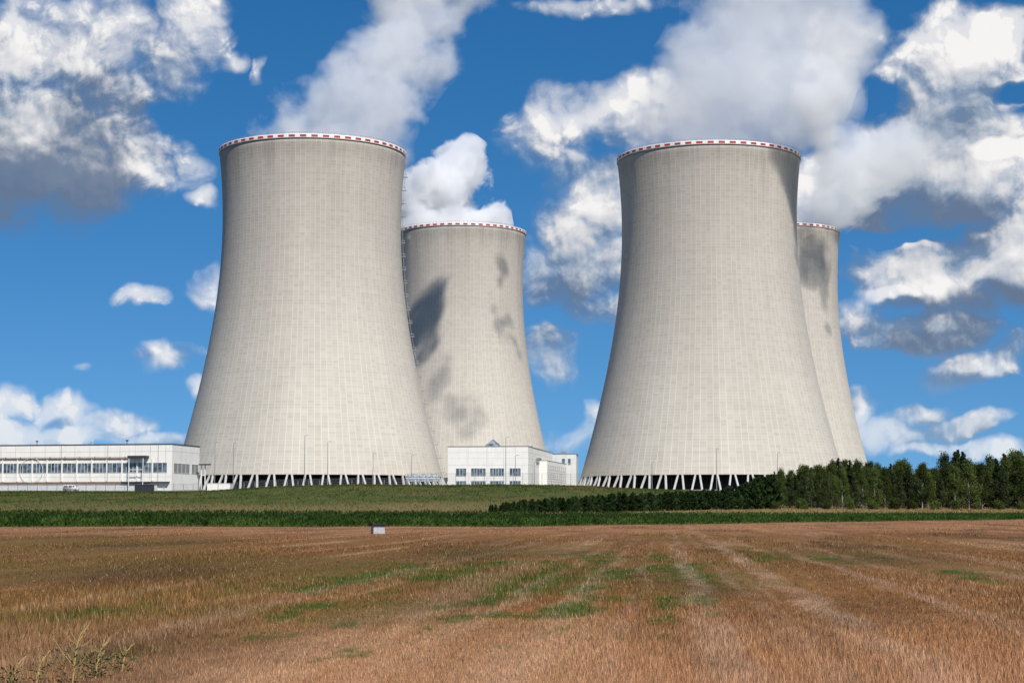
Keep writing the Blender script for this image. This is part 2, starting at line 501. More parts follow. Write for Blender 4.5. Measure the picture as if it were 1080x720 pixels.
def lathe(bm, prof, n, uvl=None, upan=116, mi=None):
    """surface of revolution; prof [(r,z)]; quads with uv (panels, lifts)"""
    rings = [[bm.verts.new((r * math.cos(2 * math.pi * k / n), r * math.sin(2 * math.pi * k / n), z)) for k in range(n)] for r, z in prof]
    for j, (a, b_) in enumerate(zip(rings, rings[1:])):
        for k in range(n):
            k2 = (k + 1) % n
            f = bm.faces.new((a[k], a[k2], b_[k2], b_[k]))
            f.smooth = True
            if mi: f.material_index = mi(j, k)
            if uvl is not None:
                for lp, (kk, jj) in zip(f.loops, ((k, j), (k + 1, j), (k + 1, j + 1), (k, j + 1))):
                    lp[uvl].uv = (upan * kk / n, prof[jj][1] / 1.32)


def build_towers():
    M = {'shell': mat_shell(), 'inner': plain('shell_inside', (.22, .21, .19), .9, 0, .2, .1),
         'white': plain('parapet_white', (.78, .75, .72), .6, 0, .1, .4, .15), 'red': plain('parapet_red', (.36, .035, .03), .6, 0, .15, .4),
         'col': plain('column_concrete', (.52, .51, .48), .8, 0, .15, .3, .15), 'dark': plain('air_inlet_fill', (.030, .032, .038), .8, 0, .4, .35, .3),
         'basin': plain('basin_concrete', (.34, .33, .30), .85, 0, .15, .3, .2), 'steel': plain('ladder_steel', (.34, .34, .33), .5, .3, .1)}
    root = thing('cooling_tower', 'x', 'cooling tower', group='concrete cooling towers of the power station')
    # shell, outside and inside skins joined at both lips
    bm = bmesh.new(); uvl = bm.loops.layers.uv.new('UVMap')
    zs = np.linspace(T_ZB, T_H - 1.5, 74)
    out = [(t_rad(z), z) for z in zs]
    inn = [(t_rad(z) - (.55 + .5 * max(0, (30 - z) / 30)), z) for z in zs[::-1]]
    n = 200
    lathe(bm, out + [inn[0]], n, uvl); 
    lathe(bm, [out[0]] + [(inn[-1][0], T_ZB)] + inn[::-1], n, uvl, mi=lambda j, k: 1)
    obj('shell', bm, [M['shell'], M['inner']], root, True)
    # parapet with red fields on a white band
    bm = bmesh.new(); N = 54; seg = 9; n = N * seg
    z0 = T_H - 1.5
    r = t_rad(z0) + .35
    def pm(j, k): return 1 if (j == 2 and (k % seg) < 5) else 0
    lathe(bm, [(r - 1.2, z0 + .003), (r, z0 - .2), (r, z0 + .22), (r, z0 + 1.26), (r, z0 + 1.6), (r - .35, z0 + 1.6), (r - .35, z0 + .05)], n, mi=pm)
    obj('parapet', bm, [M['white'], M['red']], root, False)
    # a thin hand rail above the parapet
    bm = bmesh.new()
    lathe(bm, [(r - .2, z0 + 2.3), (r - .1, z0 + 2.3), (r - .1, z0 + 2.38), (r - .2, z0 + 2.38), (r - .2, z0 + 2.3)], 108)
    for k in range(108):
        a = 2 * math.pi * k / 108; c_, s_ = math.cos(a) * (r - .15), math.sin(a) * (r - .15)
        box(bm, c_ - .05, c_ + .05, s_ - .05, s_ + .05, z0 + 1.605, z0 + 2.3)
    obj('hand_rail', bm, M['steel'], root)
    # V shaped pairs of raking columns
    NP = 50
    rt = t_rad(T_ZB) - .55; rb = rt + 3.2
    cols = []
    for s in (-1, 1):
        bm = bmesh.new()
        at_, ab = s * .85 / rt, s * 2.35 / rb
        p1 = Vector((rt * math.cos(at_), rt * math.sin(at_), T_ZB + .35)); p0 = Vector((rb * math.cos(ab), rb * math.sin(ab), -.6))
        d = (p1 - p0).normalized(); side = d.cross(Vector((1, 0, 0))).normalized(); nrm = side.cross(d)
        ring = []
        for p, w in ((p0, .44), (p1, .40)):
            ring.append([bm.verts.new(p + side * (w * a) + nrm * (w * b_)) for a, b_ in ((-1, -.7), (-.7, -1), (.7, -1), (1, -.7), (1, .7), (.7, 1), (-.7, 1), (-1, .7))])
        for k in range(8): bm.faces.new((ring[0][k], ring[0][(k + 1) % 8], ring[1][(k + 1) % 8], ring[1][k]))
        bm.faces.new(ring[0][::-1]); bm.faces.new(ring[1])
        cols.append(obj('column', bm, M['col'], root))
    for i in range(1, NP):
        for c in cols:
            d = c.copy(); COL.objects.link(d); d.parent = root
            d.rotation_euler = (0, 0, 2 * math.pi * i / NP)
    # basin wall and the dark packing behind the columns
    bm = bmesh.new(); lathe(bm, [(rb + 2.2, -3), (rb + 2.2, .55), (rb + 1.7, .55), (rb + 1.7, -3)], 100); obj('basin', bm, M['basin'], root)
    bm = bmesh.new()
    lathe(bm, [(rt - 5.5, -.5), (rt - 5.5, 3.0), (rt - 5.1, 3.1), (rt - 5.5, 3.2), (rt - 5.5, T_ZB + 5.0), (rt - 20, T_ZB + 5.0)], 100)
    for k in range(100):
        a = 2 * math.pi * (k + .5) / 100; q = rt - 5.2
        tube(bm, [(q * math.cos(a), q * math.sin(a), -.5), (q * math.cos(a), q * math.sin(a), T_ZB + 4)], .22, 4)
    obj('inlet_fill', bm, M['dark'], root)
    # ladder with landings up one meridian (local angle 0 = +x)
    bm = bmesh.new()
    zl = np.linspace(1.0, T_H - .5, 60)
    for s in (-.45, .45):
        tube(bm, [(t_rad(max(z, T_ZB)) + .8, s, z) for z in zl], .09, 4)
    for z in np.arange(1.0, T_H - .5, .9):
        rr = t_rad(max(z, T_ZB)) + .8
        box(bm, rr - .04, rr + .04, -.45, .45, z - .04, z + .04)
    lad = obj('ladder', bm, M['steel'], root)
    for z in np.arange(9.5, T_H - 3, 6.05):
        bm = bmesh.new(); rr = t_rad(z)
        box(bm, rr + .02, rr + 1.9, -.7, .7, z - .2, z)
        for yy in (-.55, .55):
            box(bm, rr + 1.4, rr + 1.5, yy - .05, yy + .05, z, z + 1.15)
        box(bm, rr + 1.4, rr + 1.5, -.6, .6, z + 1.15, z + 1.25)
        box(bm, rr + .1, rr + 1.4, .50, .6, z + 1.152, z + 1.25); box(bm, rr + .1, rr + 1.4, -.6, -.50, z + 1.152, z + 1.25)
        obj('landing', bm, M['steel'], lad)
    specs = [(-90.2, 805, 10.3, R(2), 'cooling tower with a ladder of landings down its right edge, behind the long white building'),
             (90.6, 820, 10.6, R(150), 'concrete cooling tower whose raking columns show above the row of dark young conifers'),
             (-33.0, 1158, 15.0, R(100), 'concrete cooling tower with smoky shadow patches, rising behind the white office building'),
             (170.2, 1158, 15.0, R(200), 'cooling tower mostly hidden by the tower before it, its foot behind the wood')]
    for i, (x, y, z, rz, lab) in enumerate(specs):
        o = root if i == 0 else copy_tree(root)
        o.location = (x, y, z); o.rotation_euler = (0, 0, rz); o['label'] = lab
        if i > 1: o.scale = (1, 1, 1.0905)
# ---------------------------------------------------------------- buildings and works
def works_mats():
    return {'white': plain('white_panel', (.82, .79, .73), .6, 0, .05, .3, .08), 'white2': plain('white_panel_grey', (.66, .66, .64), .6, 0, .08, .3, .1),
            'seam': plain('panel_seam', (.45, .44, .42), .7), 'roof': plain('dark_flashing', (.06, .06, .06), .6, .2, .2),
            'glass': glass_mat('window_glass', (.035, .045, .055)), 'frame': plain('white_frame', (.72, .72, .70), .5), 'pipe': plain('rusty_pipe', (.22, .12, .075), .7, 0, .3, 1.0),
            'grey': plain('grey_steel', (.28, .28, .28), .5, .4, .15), 'dgrey': plain('dark_steel', (.05, .053, .058), .55, .3, .2),
            'louvre': plain('grey_louvre', (.27, .27, .26), .6, .1, .15), 'skyl': glass_mat('skylight_glass', (.07, .085, .10)),
            'blue': plain('pale_blue_paint', (.40, .47, .54), .5, .1, .1), 'navy': plain('dark_navy_paint', (.016, .022, .04), .5, .1, .3),
            'lampm': plain('galvanised_pole', (.36, .37, .37), .45, .5, .1), 'concrete': plain('plinth_concrete', (.30, .28, .25), .85, 0, .2, .5),
            'rubber': plain('tyre_rubber', (.02, .02, .02), .8), 'carw': plain('white_car_paint', (.78, .78, .78), .25), 'lens': plain('lamp_lens', (.7, .7, .66), .2)}


def window(parent, M, x0, x1, y, z0, z1, panes, d=1, axis='x', rows=1):
    """a glazed opening set 6 cm back in its own frame; faces -y (axis x) or +x (axis y, the fixed coordinate is x=y)"""
    def bx(bm, a0, a1, p0, p1, c0, c1):
        if axis == 'x': box(bm, a0, a1, p0, p1, c0, c1)
        else: box(bm, -p1 + 2 * y, -p0 + 2 * y, a0, a1, c0, c1)
    bm = bmesh.new(); bx(bm, x0, x1, y - .02, y + .05, z0, z1)
    w = obj('window', bm, M['glass'], parent)
    bm = bmesh.new(); t = .09
    bx(bm, x0 - t, x1 + t, y - .10, y - .03, z1, z1 + t); bx(bm, x0 - t, x1 + t, y - .14, y - .03, z0 - t, z0)
    bx(bm, x0 - t, x0, y - .10, y - .03, z0 + .002, z1 - .002); bx(bm, x1, x1 + t, y - .10, y - .03, z0 + .002, z1 - .002)
    for k in range(1, panes):
        xm = x0 + (x1 - x0) * k / panes
        bx(bm, xm - t * .7, xm + t * .7, y - .09, y - .03, z0 + .002, z1 - .002)
    for k in range(1, rows):
        zm = z0 + (z1 - z0) * k / rows
        bx(bm, x0 + .002, x1 - .002, y - .075, y - .032, zm - .05, zm + .05)
    obj('frame', bm, M['frame'], w)
    return w


def build_works():
    M = works_mats()
    # ---- long low building on the left; origin = its front right corner
    a = R(12); zb = 9.0
    t = thing('industrial_building', 'long low white building with a band of windows, at the left edge', 'building', (-116.8, 620, zb), -a)
    L, W, H = 92, 25, 15.9
    bm = bmesh.new(); box(bm, -L, 0, 0, W, -2, H); obj('wall', bm, M['white'], t)
    bm = bmesh.new(); box(bm, -L - .15, .15, -.15, W + .15, H + .003, H + .32); obj('roof', bm, M['roof'], t)
    # vertical seams and horizontal panel joints
    bm = bmesh.new(); k = 0
    for x in np.arange(-L, -1, 5.6):
        box(bm, x - .06, x + .06, -.03, -.004, 9.9, H - .02); box(bm, x - .06, x + .06, -.03, -.004, 3.6, 6.2)
    for y in (8.3, 16.6): box(bm, .004, .03, y - .06, y + .06, 9.9, H - .02)
    for z in (13.6,):
        box(bm, -L, -.05, -.025, -.005, z - .05, z + .05); box(bm, .005, .025, .05, W - .05, z - .05, z + .05)
    for z in (4.9,): box(bm, -L, -.05, -.025, -.005, z - .04, z + .04)
    obj('panel_seams', bm, M['seam'], t)
    bm = bmesh.new(); tube(bm, [(-L, -.35, 11.35), (-15.5, -.35, 11.25)], .16, 6); tube(bm, [(-L, -.35, 11.75), (-15.5, -.35, 11.6)], .09, 6)
    for x in np.arange(-L + 2, -16, 5.6): box(bm, x - .06, x + .06, -.5, -.005, 11.0, 11.9)
    obj('pipe_run', bm, M['pipe'], t)
    bm = bmesh.new(); box(bm, -L, -8, -.5, -.004, 2.5, 3.2); obj('plinth', bm, M['pipe'], t)
    bm = bmesh.new(); box(bm, -L, -5, -.9, -.006, -.5, 1.9); obj('ramp_wall', bm, M['white2'], t)
    bm = bmesh.new(); box(bm, -18, -.6, -1.6, -.01, 2.9, 3.2); obj('dark_ledge', bm, M['dgrey'], t)  # dark ledge low on the front wall
    xs = np.arange(-L + 1.2, -2.5, 5.6)
    for i, x in enumerate(xs):
        window(t, M, x, min(x + 4.95, -.5), 0, 6.4, 9.65, 4 if i % 3 else 3)
    for x in xs:
        bm = bmesh.new(); box(bm, x - .5, x - .2, -.3, -.035, 3.4, 11.1); obj('pilaster', bm, M['white'], t)
    window(t, M, 1.5, 15.8, 0, 6.3, 9.5, 4, axis='y'); window(t, M, 17.6, 24, 0, 6.3, 9.5, 2, axis='y')
    for o in list(t.children)[-2:]:
        o.data.materials[0] = M['louvre']; o['label'] = 'grey louvred window on the end wall'
    # dark canopy on legs by the door
    bm = bmesh.new(); box(bm, -15.3, -8.4, -2.6, -.02, 11.3, 12.1)
    obj('canopy', bm, M['dgrey'], t)
    bm = bmesh.new()
    for x in (-14.8, -9.6): box(bm, x - .12, x + .12, -2.4, -2.2, -1, 11.298)
    for z in (3.5, 7.2): box(bm, -14.68, -9.72, -2.38, -2.24, z, z + .2)
    obj('canopy_frame', bm, M['frame'], t)
    bm = bmesh.new()
    for k in range(40):
        p = [(-52 + 4.3 * math.cos(2 * math.pi * q / 40), -.55, 7.3 + 4.3 * math.sin(2 * math.pi * q / 40)) for q in (k, k + 1)]
        tube(bm, p, .075, 5)
    obj('steel_ring', bm, M['frame'], t)
    for x in (-51, -30, -17.2):
        bm = bmesh.new(); tube(bm, [(x, 1.2, H + .3), (x, 1.2, H + 1.3)], .12, 6); box(bm, x - .35, x + .35, .9, 1.5, H + 1.3, H + 1.75)
        obj('roof_lamp', bm, M['lens'] if x == -30 else M['dgrey'], t)
    for x in (-70, -41, -23.6, -5):
        bm = bmesh.new(); tube(bm, [(x, -.2, 3.4), (x, -.2, H)], .07, 5); obj('downpipe', bm, M['grey'], t)

    # ---- canopy on posts right of it
    p = at(216, 489, 640); g = gz(p.x, p.y)
    t = thing('steel_canopy', 'small dark flat canopy on posts by the right end of the long building', 'canopy', (p.x, p.y, g), -a)
    h = p.z - g
    bm = bmesh.new(); box(bm, -1.8, 1.8, -1.5, 1.5, h - .4, h); obj('roof', bm, M['dgrey'], t)
    for sx in (-1.2, .2):
        bm = bmesh.new(); box(bm, sx - .15, sx + .15, -.15, .15, -.5, h - .402); obj('post', bm, M['frame'], t)
    bm = bmesh.new(); box(bm, -1.05, .05, -.04, .04, h * .55, h * .55 + .3); obj('brace', bm, M['frame'], t)

    # ---- white office building in the middle; origin = its front right corner
    a = R(8); zb = 10.2; top = EYE + 69 * 700 / FPX - zb
    t = thing('office_building', 'white panelled office building with a glass pyramid on its roof', 'building', ((557 - 540) * 700 / FPX, 700, zb), -a)
    bm = bmesh.new(); box(bm, -31.6, 0, 0, 80, -2, top); obj('wall', bm, M['white'], t)
    bm = bmesh.new(); box(bm, -31.75, .15, -.15, 80.1, top + .003, top + .26); obj('roof', bm, M['louvre'], t)
    bm = bmesh.new()
    for x in (-23.6, -16.2, -9.6, -5.0): box(bm, x - .05, x + .05, -.03, -.004, 1, top)
    for z in (9.8, 12.4, 14.7): box(bm, -31.6, -.05, -.022, -.005, z - .035, z + .035); box(bm, .005, .022, .1, 79, z - .035, z + .035)
    for y in (14, 28, 42, 56, 70): box(bm, .004, .03, y - .05, y + .05, 1, top)
    obj('panel_seams', bm, M['seam'], t)
    for px0, px1, n in ((480.2, 491, 3), (496.3, 511.7, 5), (516.7, 531.5, 5), (537.5, 549, 4)):
        window(t, M, (px0 - 557) / 2.714, (px1 - 557) / 2.714, 0, 5.6, 8.5, n)
        window(t, M, (px0 - 557) / 2.714, (px1 - 557) / 2.714, 0, .8, 3.6, n)
    # glass pyramid
    px = (517.3 - 557) / 2.714; b_ = 2.9; hh = 2.75
    bm = bmesh.new(); base = [bm.verts.new((px + sx * b_, 6 + sy * b_, top + .27)) for sx, sy in ((-1, -1), (1, -1), (1, 1), (-1, 1))]
    ap = bm.verts.new((px, 6, top + .27 + hh))
    bm.faces.new(base[::-1])
    for k in range(4): bm.faces.new((base[k], base[(k + 1) % 4], ap))
    sk = obj('skylight', bm, M['skyl'], t)
    bm = bmesh.new()
    apx = Vector((px, 6, top + .27 + hh + .05))
    for sx, sy in ((-1, -1), (1, -1), (1, 1), (-1, 1)): tube(bm, [(px + sx * b_, 6 + sy * b_, top + .3), apx], .11, 5)
    for f in (-.5, 0, .5): tube(bm, [(px + f * b_, 6 - b_ - .03, top + .3), (px + f * b_ * .0, 6 - .05, top + .3 + hh)], .05, 4)
    for f in (.33, .66): tube(bm, [(px - b_ * (1 - f), 6 - b_ * (1 - f) - .03, top + .3 + hh * f), (px + b_ * (1 - f), 6 - b_ * (1 - f) - .03, top + .3 + hh * f)], .05, 4)
    obj('glazing_bars', bm, M['grey'], sk)
    bm = bmesh.new(); box(bm, .006, 1.0, 24, 34, top - 4.6, top - 3.6); obj('louvre_strip', bm, M['louvre'], t)
    for x, y in ((-12, 2), (-2.5, 30), (-4, 55)):
        bm = bmesh.new(); tube(bm, [(x, y, top + .2), (x, y, top + 1.1)], .1, 5); box(bm, x - .3, x + .3, y - .2, y + .2, top + 1.1, top + 1.4); obj('roof_vent', bm, M['grey'], t)

    # ---- lower wing with three rows of small windows
    t = thing('annex_building', 'low white wing with three rows of small windows, right of the office building', 'building', (14.3, 735, 10.2), -R(9.7))
    h = 12.4
    bm = bmesh.new(); box(bm, -3.9, 0, 0, 56, -2, h); obj('wall', bm, M['white'], t)
    bm = bmesh.new(); box(bm, -3.9, .1, -.1, 56.1, h + .003, h + .22); obj('roof', bm, M['louvre'], t)
    for z in (1.6, 5.3, 9.0):
        for k in range(9):
            y0 = 2 + k * 6.0
            window(t, M, y0, y0 + 4.2, 0, z, z + 1.75, 3, axis='y')
    bm = bmesh.new()
    for z in (4.3, 8.0): box(bm, .004, .09, .2, 55.5, z - .1, z + .1)
    obj('string_course', bm, M['white2'], t)

    # ---- rear block
    t = thing('rear_block', 'plain tall white block at the far end of the low wing', 'building', (28.2, 793, 10.6), -R(4))
    h = EYE + 61 * 793 / FPX - 10.6
    bm = bmesh.new(); box(bm, -12.2, 0, 0, 26, -2, h); obj('wall', bm, M['white2'], t)
    bm = bmesh.new(); box(bm, -12.4, .2, -.2, 26.2, h + .003, h + .3); obj('roof', bm, M['louvre'], t)
    bm = bmesh.new()
    for z in (6.5, 12.5): box(bm, -12.2, -.05, -.03, -.005, z - .06, z + .06)
    for x in (-9, -4.5): box(bm, x - .06, x + .06, -.035, -.006, 0, h)
    box(bm, -12.6, -12.22, 3, 3.4, 2, h)
    obj('panel_seams', bm, M['seam'], t)
    window(t, M, -6.3, -4.9, 0, h - 4.6, h - 2.0, 1); window(t, M, -3.6, -2.4, 0, h - 4.6, h - 2.0, 1)
    bm = bmesh.new(); box(bm, -6.8, -4.6, 3, 5, h + .3, h + 1.3); obj('roof_housing', bm, M['grey'], t)

    # ---- white portable cabins by the fence
    for px0, px1, lab in ((218.3, 229.6, 'white site cabin, left one of the adjoining pair before the tower'), (230.2, 242.3, 'white site cabin, right one of the adjoining pair before the tower')):
        p0 = at(px0, 518, 484); p1 = at(px1, 518, 484); g = gz((p0.x + p1.x) / 2, 484)
        w = p1.x - p0.x
        t = thing('site_cabin', lab, 'cabin', (p0.x, 484, g), 0, 'white cabins before the cooling tower')
        h = at(px0, 509.3, 484).z - g
        bm = bmesh.new(); box(bm, 0, w, 0, 4.5, -.2, h - .12); obj('body', bm, M['white'], t)
        bm = bmesh.new(); box(bm, -.05, w + .05, -.08, 4.55, h - .118, h); obj('roof', bm, M['white2'], t)
        bm = bmesh.new()
        for x in np.arange(.3, w - .2, .6): box(bm, x - .02, x + .02, -.025, -.003, .1, h - .15)
        obj('wall_ribs', bm, M['white2'], t)

    # ---- dark navy container among the fence posts
    p0 = at(142, 518, 482); p1 = at(160.5, 518, 482); g = gz(p0.x, 482); w = p1.x - p0.x; h = at(142, 511.2, 482).z - g
    t = thing('steel_container', 'dark navy ribbed container standing at the fence below the long building', 'container', (p0.x, 482, g))
    bm = bmesh.new(); box(bm, 0, w, 0, 2.4, -.2, h); obj('body', bm, M['navy'], t)
    bm = bmesh.new()
    for x in np.arange(.2, w, .42): box(bm, x, x + .16, -.09, -.003, .12, h - .12)
    obj('ribs', bm, M['dgrey'], t)
    bm = bmesh.new(); box(bm, -.05, w + .05, -.11, 2.45, h + .003, h + .1); obj('top_rail', bm, M['dgrey'], t)

    # ---- white van behind the crest
    p = at(75, 513, 560); g = gz(p.x, 560)
    zt = at(75, 509.3, 560).z
    t = thing('parked_van', 'white van parked below the long building, its roof above the bank', 'van', (p.x, 560, zt - 2.5))
    bm = bmesh.new()
    prof = [(-2.4, .35), (2.3, .35), (2.35, .95), (1.75, 1.15), (1.15, 1.9), (-2.2, 2.0), (-2.4, 1.5)]
    v0 = [bm.verts.new((x, -.9, z)) for x, z in prof]; v1 = [bm.verts.new((x, .9, z)) for x, z in prof]
    bm.faces.new(v0); bm.faces.new(v1[::-1])
    for k in range(len(prof)): bm.faces.new((v0[k], v1[k], v1[(k + 1) % 7], v0[(k + 1) % 7]))
    bmesh.ops.bevel(bm, geom=bm.edges[:], offset=.07, segments=2, affect='EDGES'); obj('body', bm, M['carw'], t, True)
    for x0, x1 in ((-2.0, -.8), (-.6, .5), (.65, 1.25)):
        bm = bmesh.new(); box(bm, x0, x1, -.93, -.89, 1.2, 1.75); obj('window', bm, M['glass'], t)
    for x in (-1.5, 1.5):
        for y in (-.82, .82):
            bm = bmesh.new(); tube(bm, [(x, y - .1, .33), (x, y + .1, .33)], .33, 14); obj('wheel', bm, M['rubber'], t)

    # ---- pale blue pipe rack at the foot of the left tower
    p = at(428, 510, 690); g = gz(p.x, p.y)
    t = thing('pipe_rack', 'pale blue pipes on a low rack at the right foot of the left tower', 'pipe rack', (p.x, p.y, g))
    x1 = at(464, 510, 690).x - p.x
    for z, y, r in ((4.1, 0, .35), (4.9, .5, .28), (3.3, .2, .25)):
        bm = bmesh.new(); tube(bm, [(0, y, z), (x1, y, z)], r, 8); obj('pipe', bm, M['blue'], t)
    for x in np.linspace(.4, x1 - .4, 6):
        bm = bmesh.new(); box(bm, x - .12, x + .12, -.2, .9, -.5, 5.4); obj('trestle', bm, M['grey'], t)
    for x in (2.5, 6.4, 9.8):
        bm = bmesh.new(); tube(bm, [(x, .3, 3), (x, .3, 6.1)], .3, 8); tube(bm, [(x, .3, 6.1), (x + 1, .3, 6.1)], .3, 8); obj('riser', bm, M['blue'], t)

    # ---- security fences
    def fence(px0, px1, d0, d1, h, step, name, lab, rails):
        P = [at(px, 513, d0 + (d1 - d0) * q) for q, px in zip(np.linspace(0, 1, 40), np.linspace(px0, px1, 40))]
        P = [Vector((p.x, p.y, gz(p.x, p.y))) for p in P]
        n = max(2, int((P[-1] - P[0]).length / step))
        t = thing(name, lab, 'fence', P[0])
        posts = []
        for k in range(n + 1):
            q = k / n * 39; i = min(int(q), 38); p = P[i].lerp(P[i + 1], q - i) - P[0]
            posts.append(p)
            bm = bmesh.new(); box(bm, -.06, .06, -.06, .06, -.4, h); tube(bm, [(0, 0, h), (0, -.35, h + .4)], .045, 4)
            o = obj('post', bm, M['lampm'], t) if k == 0 else proto.copy()
            if k == 0: proto = o
            else: COL.objects.link(o); o.parent = t
            o.location = p
        bm = bmesh.new()
        for z in rails: tube(bm, [p + Vector((0, -.02, z)) for p in posts], .022, 4)
        for p, q in zip(posts, posts[1:]):
            for f in np.arange(.08, 1, .12):
                s = p.lerp(q, f); box(bm, s.x - .012, s.x + .012, s.y - .012, s.y + .012, s.z + .05, s.z + h - .1)
        for z in (h + .12, h + .26, h + .4): tube(bm, [p + Vector((0, -.35 * (z - h) / .4, z)) for p in posts], .02, 4)
        obj('wire_mesh', bm, M['grey'], t)
    fence(-12, 214, 487, 487, 1.9, 2.6, 'mesh_fence', 'wire mesh fence on steel posts below the long white building', (.1, .5, .9, 1.3, 1.8))
    fence(246, 428, 487, 490, 1.7, 2.9, 'mesh_fence', 'wire mesh fence along the crest before the left tower, right of the cabins', (.1, .6, 1.1, 1.6))
    fence(430, 622, 490, 494, 3.1, 2.6, 'mesh_fence', 'tall wire fence along the crest before the white office building', (.1, .7, 1.3, 1.9, 2.5, 3.0))

    # ---- lamp posts
    L = [(246.5, 466.5, 700, 'slim lamp post before the left tower, between the cabins and the tallest one'), (321.5, 459, 690, 'tallest lamp post before the left tower, near its middle'),
         (345.8, 465.5, 700, 'lamp post just right of the tallest one before the left tower'), (393.5, 478, 715, 'shortest lamp post before the left tower, near its right foot'),
         (227, 466, 690, 'lamp post by the left limb of the left tower, over the white cabins'), (434, 480, 700, 'lamp post beside the pale blue pipes'),
         (533.5, 461, 685, 'lamp post rising in front of the office building with the glass pyramid'), (543.5, 480, 685, 'shorter lamp post against the right part of the white office front'),
         (563.5, 487, 688, 'thin post at the right corner of the white office building'), (687.5, 487, 735, 'lamp post before the left part of the right tower foot'), (755.5, 473, 735, 'tall lamp post before the middle of the right tower foot'), (820, 477, 735, 'lamp post before the right tower, just above the wood edge')]
    for px, py, d, lab in L:
        p = at(px, py, d); g = gz(p.x, p.y); h = p.z - g
        t = thing('lamp_post', lab, 'lamp post', (p.x, p.y, g), 0, 'lamp posts round the cooling towers')
        bm = bmesh.new(); tube(bm, [(0, 0, -.4), (0, 0, h * .5), (0, 0, h - .2), (.25, 0, h), (1.1, -.1, h + .05)], [.17, .13, .1, .09, .08], 6); obj('pole', bm, M['lampm'], t)
        bm = bmesh.new(); box(bm, .75, 1.75, -.28, .12, h + .06, h + .28); bmesh.ops.bevel(bm, geom=bm.edges[:], offset=.05, segments=1, affect='EDGES'); obj('lamp_head', bm, M['lens'], t)

    # ---- white box with a dark cap at the far edge of the field
    p = at(398.5, 562, 147); s = 147 / FPX
    t = thing('well_box', 'small white concrete box with a dark overhanging cap in the stubble', 'box', (p.x, 147, gz(p.x, 147)), R(18))
    w = .47
    bm = bmesh.new(); box(bm, -w, w, -w, w, -.2, .66)
    bmesh.ops.bevel(bm, geom=bm.edges[:], offset=.03, segments=2, affect='EDGES'); obj('body', bm, plain('whitewashed_concrete', (.46, .45, .45), .8, 0, .25, 2.5, .3), t)
    bm = bmesh.new(); box(bm, -w - .16, w + .16, -w - .16, w + .16, .663, .84); bmesh.ops.bevel(bm, geom=bm.edges[:], offset=.025, segments=2, affect='EDGES'); obj('cap', bm, plain('mossy_cap', (.022, .018, .015), .9, 0, .3, 3), t)
    return M


# ---------------------------------------------------------------- weeds in the foreground
def build_weeds():
    dry = plain('dry_stalk', (.46, .34, .12), .8, 0, .3, 8); grn = plain('weed_leaf', (.13, .115, .035), .8, 0, .4, 6)
    spec = [(76, 722, .62, 'tall pale dead weed with a bent stalk at the lower left of the field', 11), (100, 715, .40, 'bushy yellowish weed right of the bent dead stalk', 13),
            (38, 722, .34, 'single upright dead stalk left of the bent dead weed', 3), (128, 708, .30, 'low thin weed furthest right among the foreground weeds', 8), (12, 724, .30, 'short weed at the lower left corner of the field', 7)]
    for j, (px, py, h, lab, nb) in enumerate(spec):
        x, y = on_field(px, py)
        r = random.Random(40 + j)
        t = thing('dry_weed', lab, 'weed', (x, y, float(field_z(np.array(x), np.array(y)))), r.uniform(0, .4), 'dry weeds at the edge of the field')
        bm = bmesh.new()
        stem = [Vector((0, 0, -.03)), Vector((.02, 0, h * .35)), Vector((.035, .01, h * .6)), Vector((.06, .0, h * .75)), Vector((.13, .01, h))]
        tube(bm, stem, [.008, .007, .006, .005, .003], 5)
        for k in range(nb):
            f = r.uniform(.1, .9); i = min(int(f * 4), 3); p = stem[i].lerp(stem[i + 1], f * 4 - i)
            aa = r.uniform(0, 6.28); l = h * r.uniform(.3, .75) * (1.15 - f * .6)
            q = p + Vector((math.cos(aa) * l * .55, math.sin(aa) * l * .4, l * r.uniform(.4, .8)))
            tube(bm, [p, p.lerp(q, .5) + Vector((0, 0, -.02)), q], [.004, .003, .0015], 4)
        obj('stem', bm, dry, t)
        for k in range(nb * 16):
            bm = bmesh.new() if k == 0 else bm
            aa = r.uniform(0, 6.28); rr = r.uniform(.0, h * .45); z = r.uniform(0, h * .6)
            c = Vector((math.cos(aa) * rr, math.sin(aa) * rr, z)); d = Vector((math.cos(aa), math.sin(aa), r.uniform(-.2, 1.2))).normalized()
            w = d.cross(Vector((r.uniform(-1, 1), r.uniform(-1, 1), 1))).normalized() * .010; l = r.uniform(.03, .085)
            vs = [bm.verts.new(v) for v in (c, c + d * l * .5 + w, c + d * l, c + d * l * .5 - w)]
            bm.faces.new(vs)
        obj('foliage', bm, grn, t)
# ---------------------------------------------------------------- trees
def leaf_colour(a, b, c):
    def fn(nt):
        r = nt.attr('tint'); oi = nt.new('ShaderNodeObjectInfo').outputs['Random']
        col = nt.mix(r, a, b)
        col = nt.mix(nt.math('MULTIPLY', nt.ramp(r, .8, 1), .8), col, c)
        return nt.vmath('SCALE', col, nt.ramp(oi, 0, 1, .7, 1.75, False))
    return fn


def leaf_quads(C, L, W, dirs, tint, nm, mat):
    n = len(C)
    d = dirs / np.maximum(np.linalg.norm(dirs, axis=1, keepdims=True), 1e-6)
    o = rng.normal(size=(n, 3)); s = np.cross(d, o); s /= np.maximum(np.linalg.norm(s, axis=1, keepdims=True), 1e-6)
    a = d * (L / 2)[:, None]; b = s * (W / 2)[:, None]
    v = np.stack([C - a, C + b - a * .1, C + a, C - b - a * .1], 1).reshape(-1, 3)
    return np_mesh(nm, v, np.arange(4 * n).reshape(-1, 4), {'tint': tint})


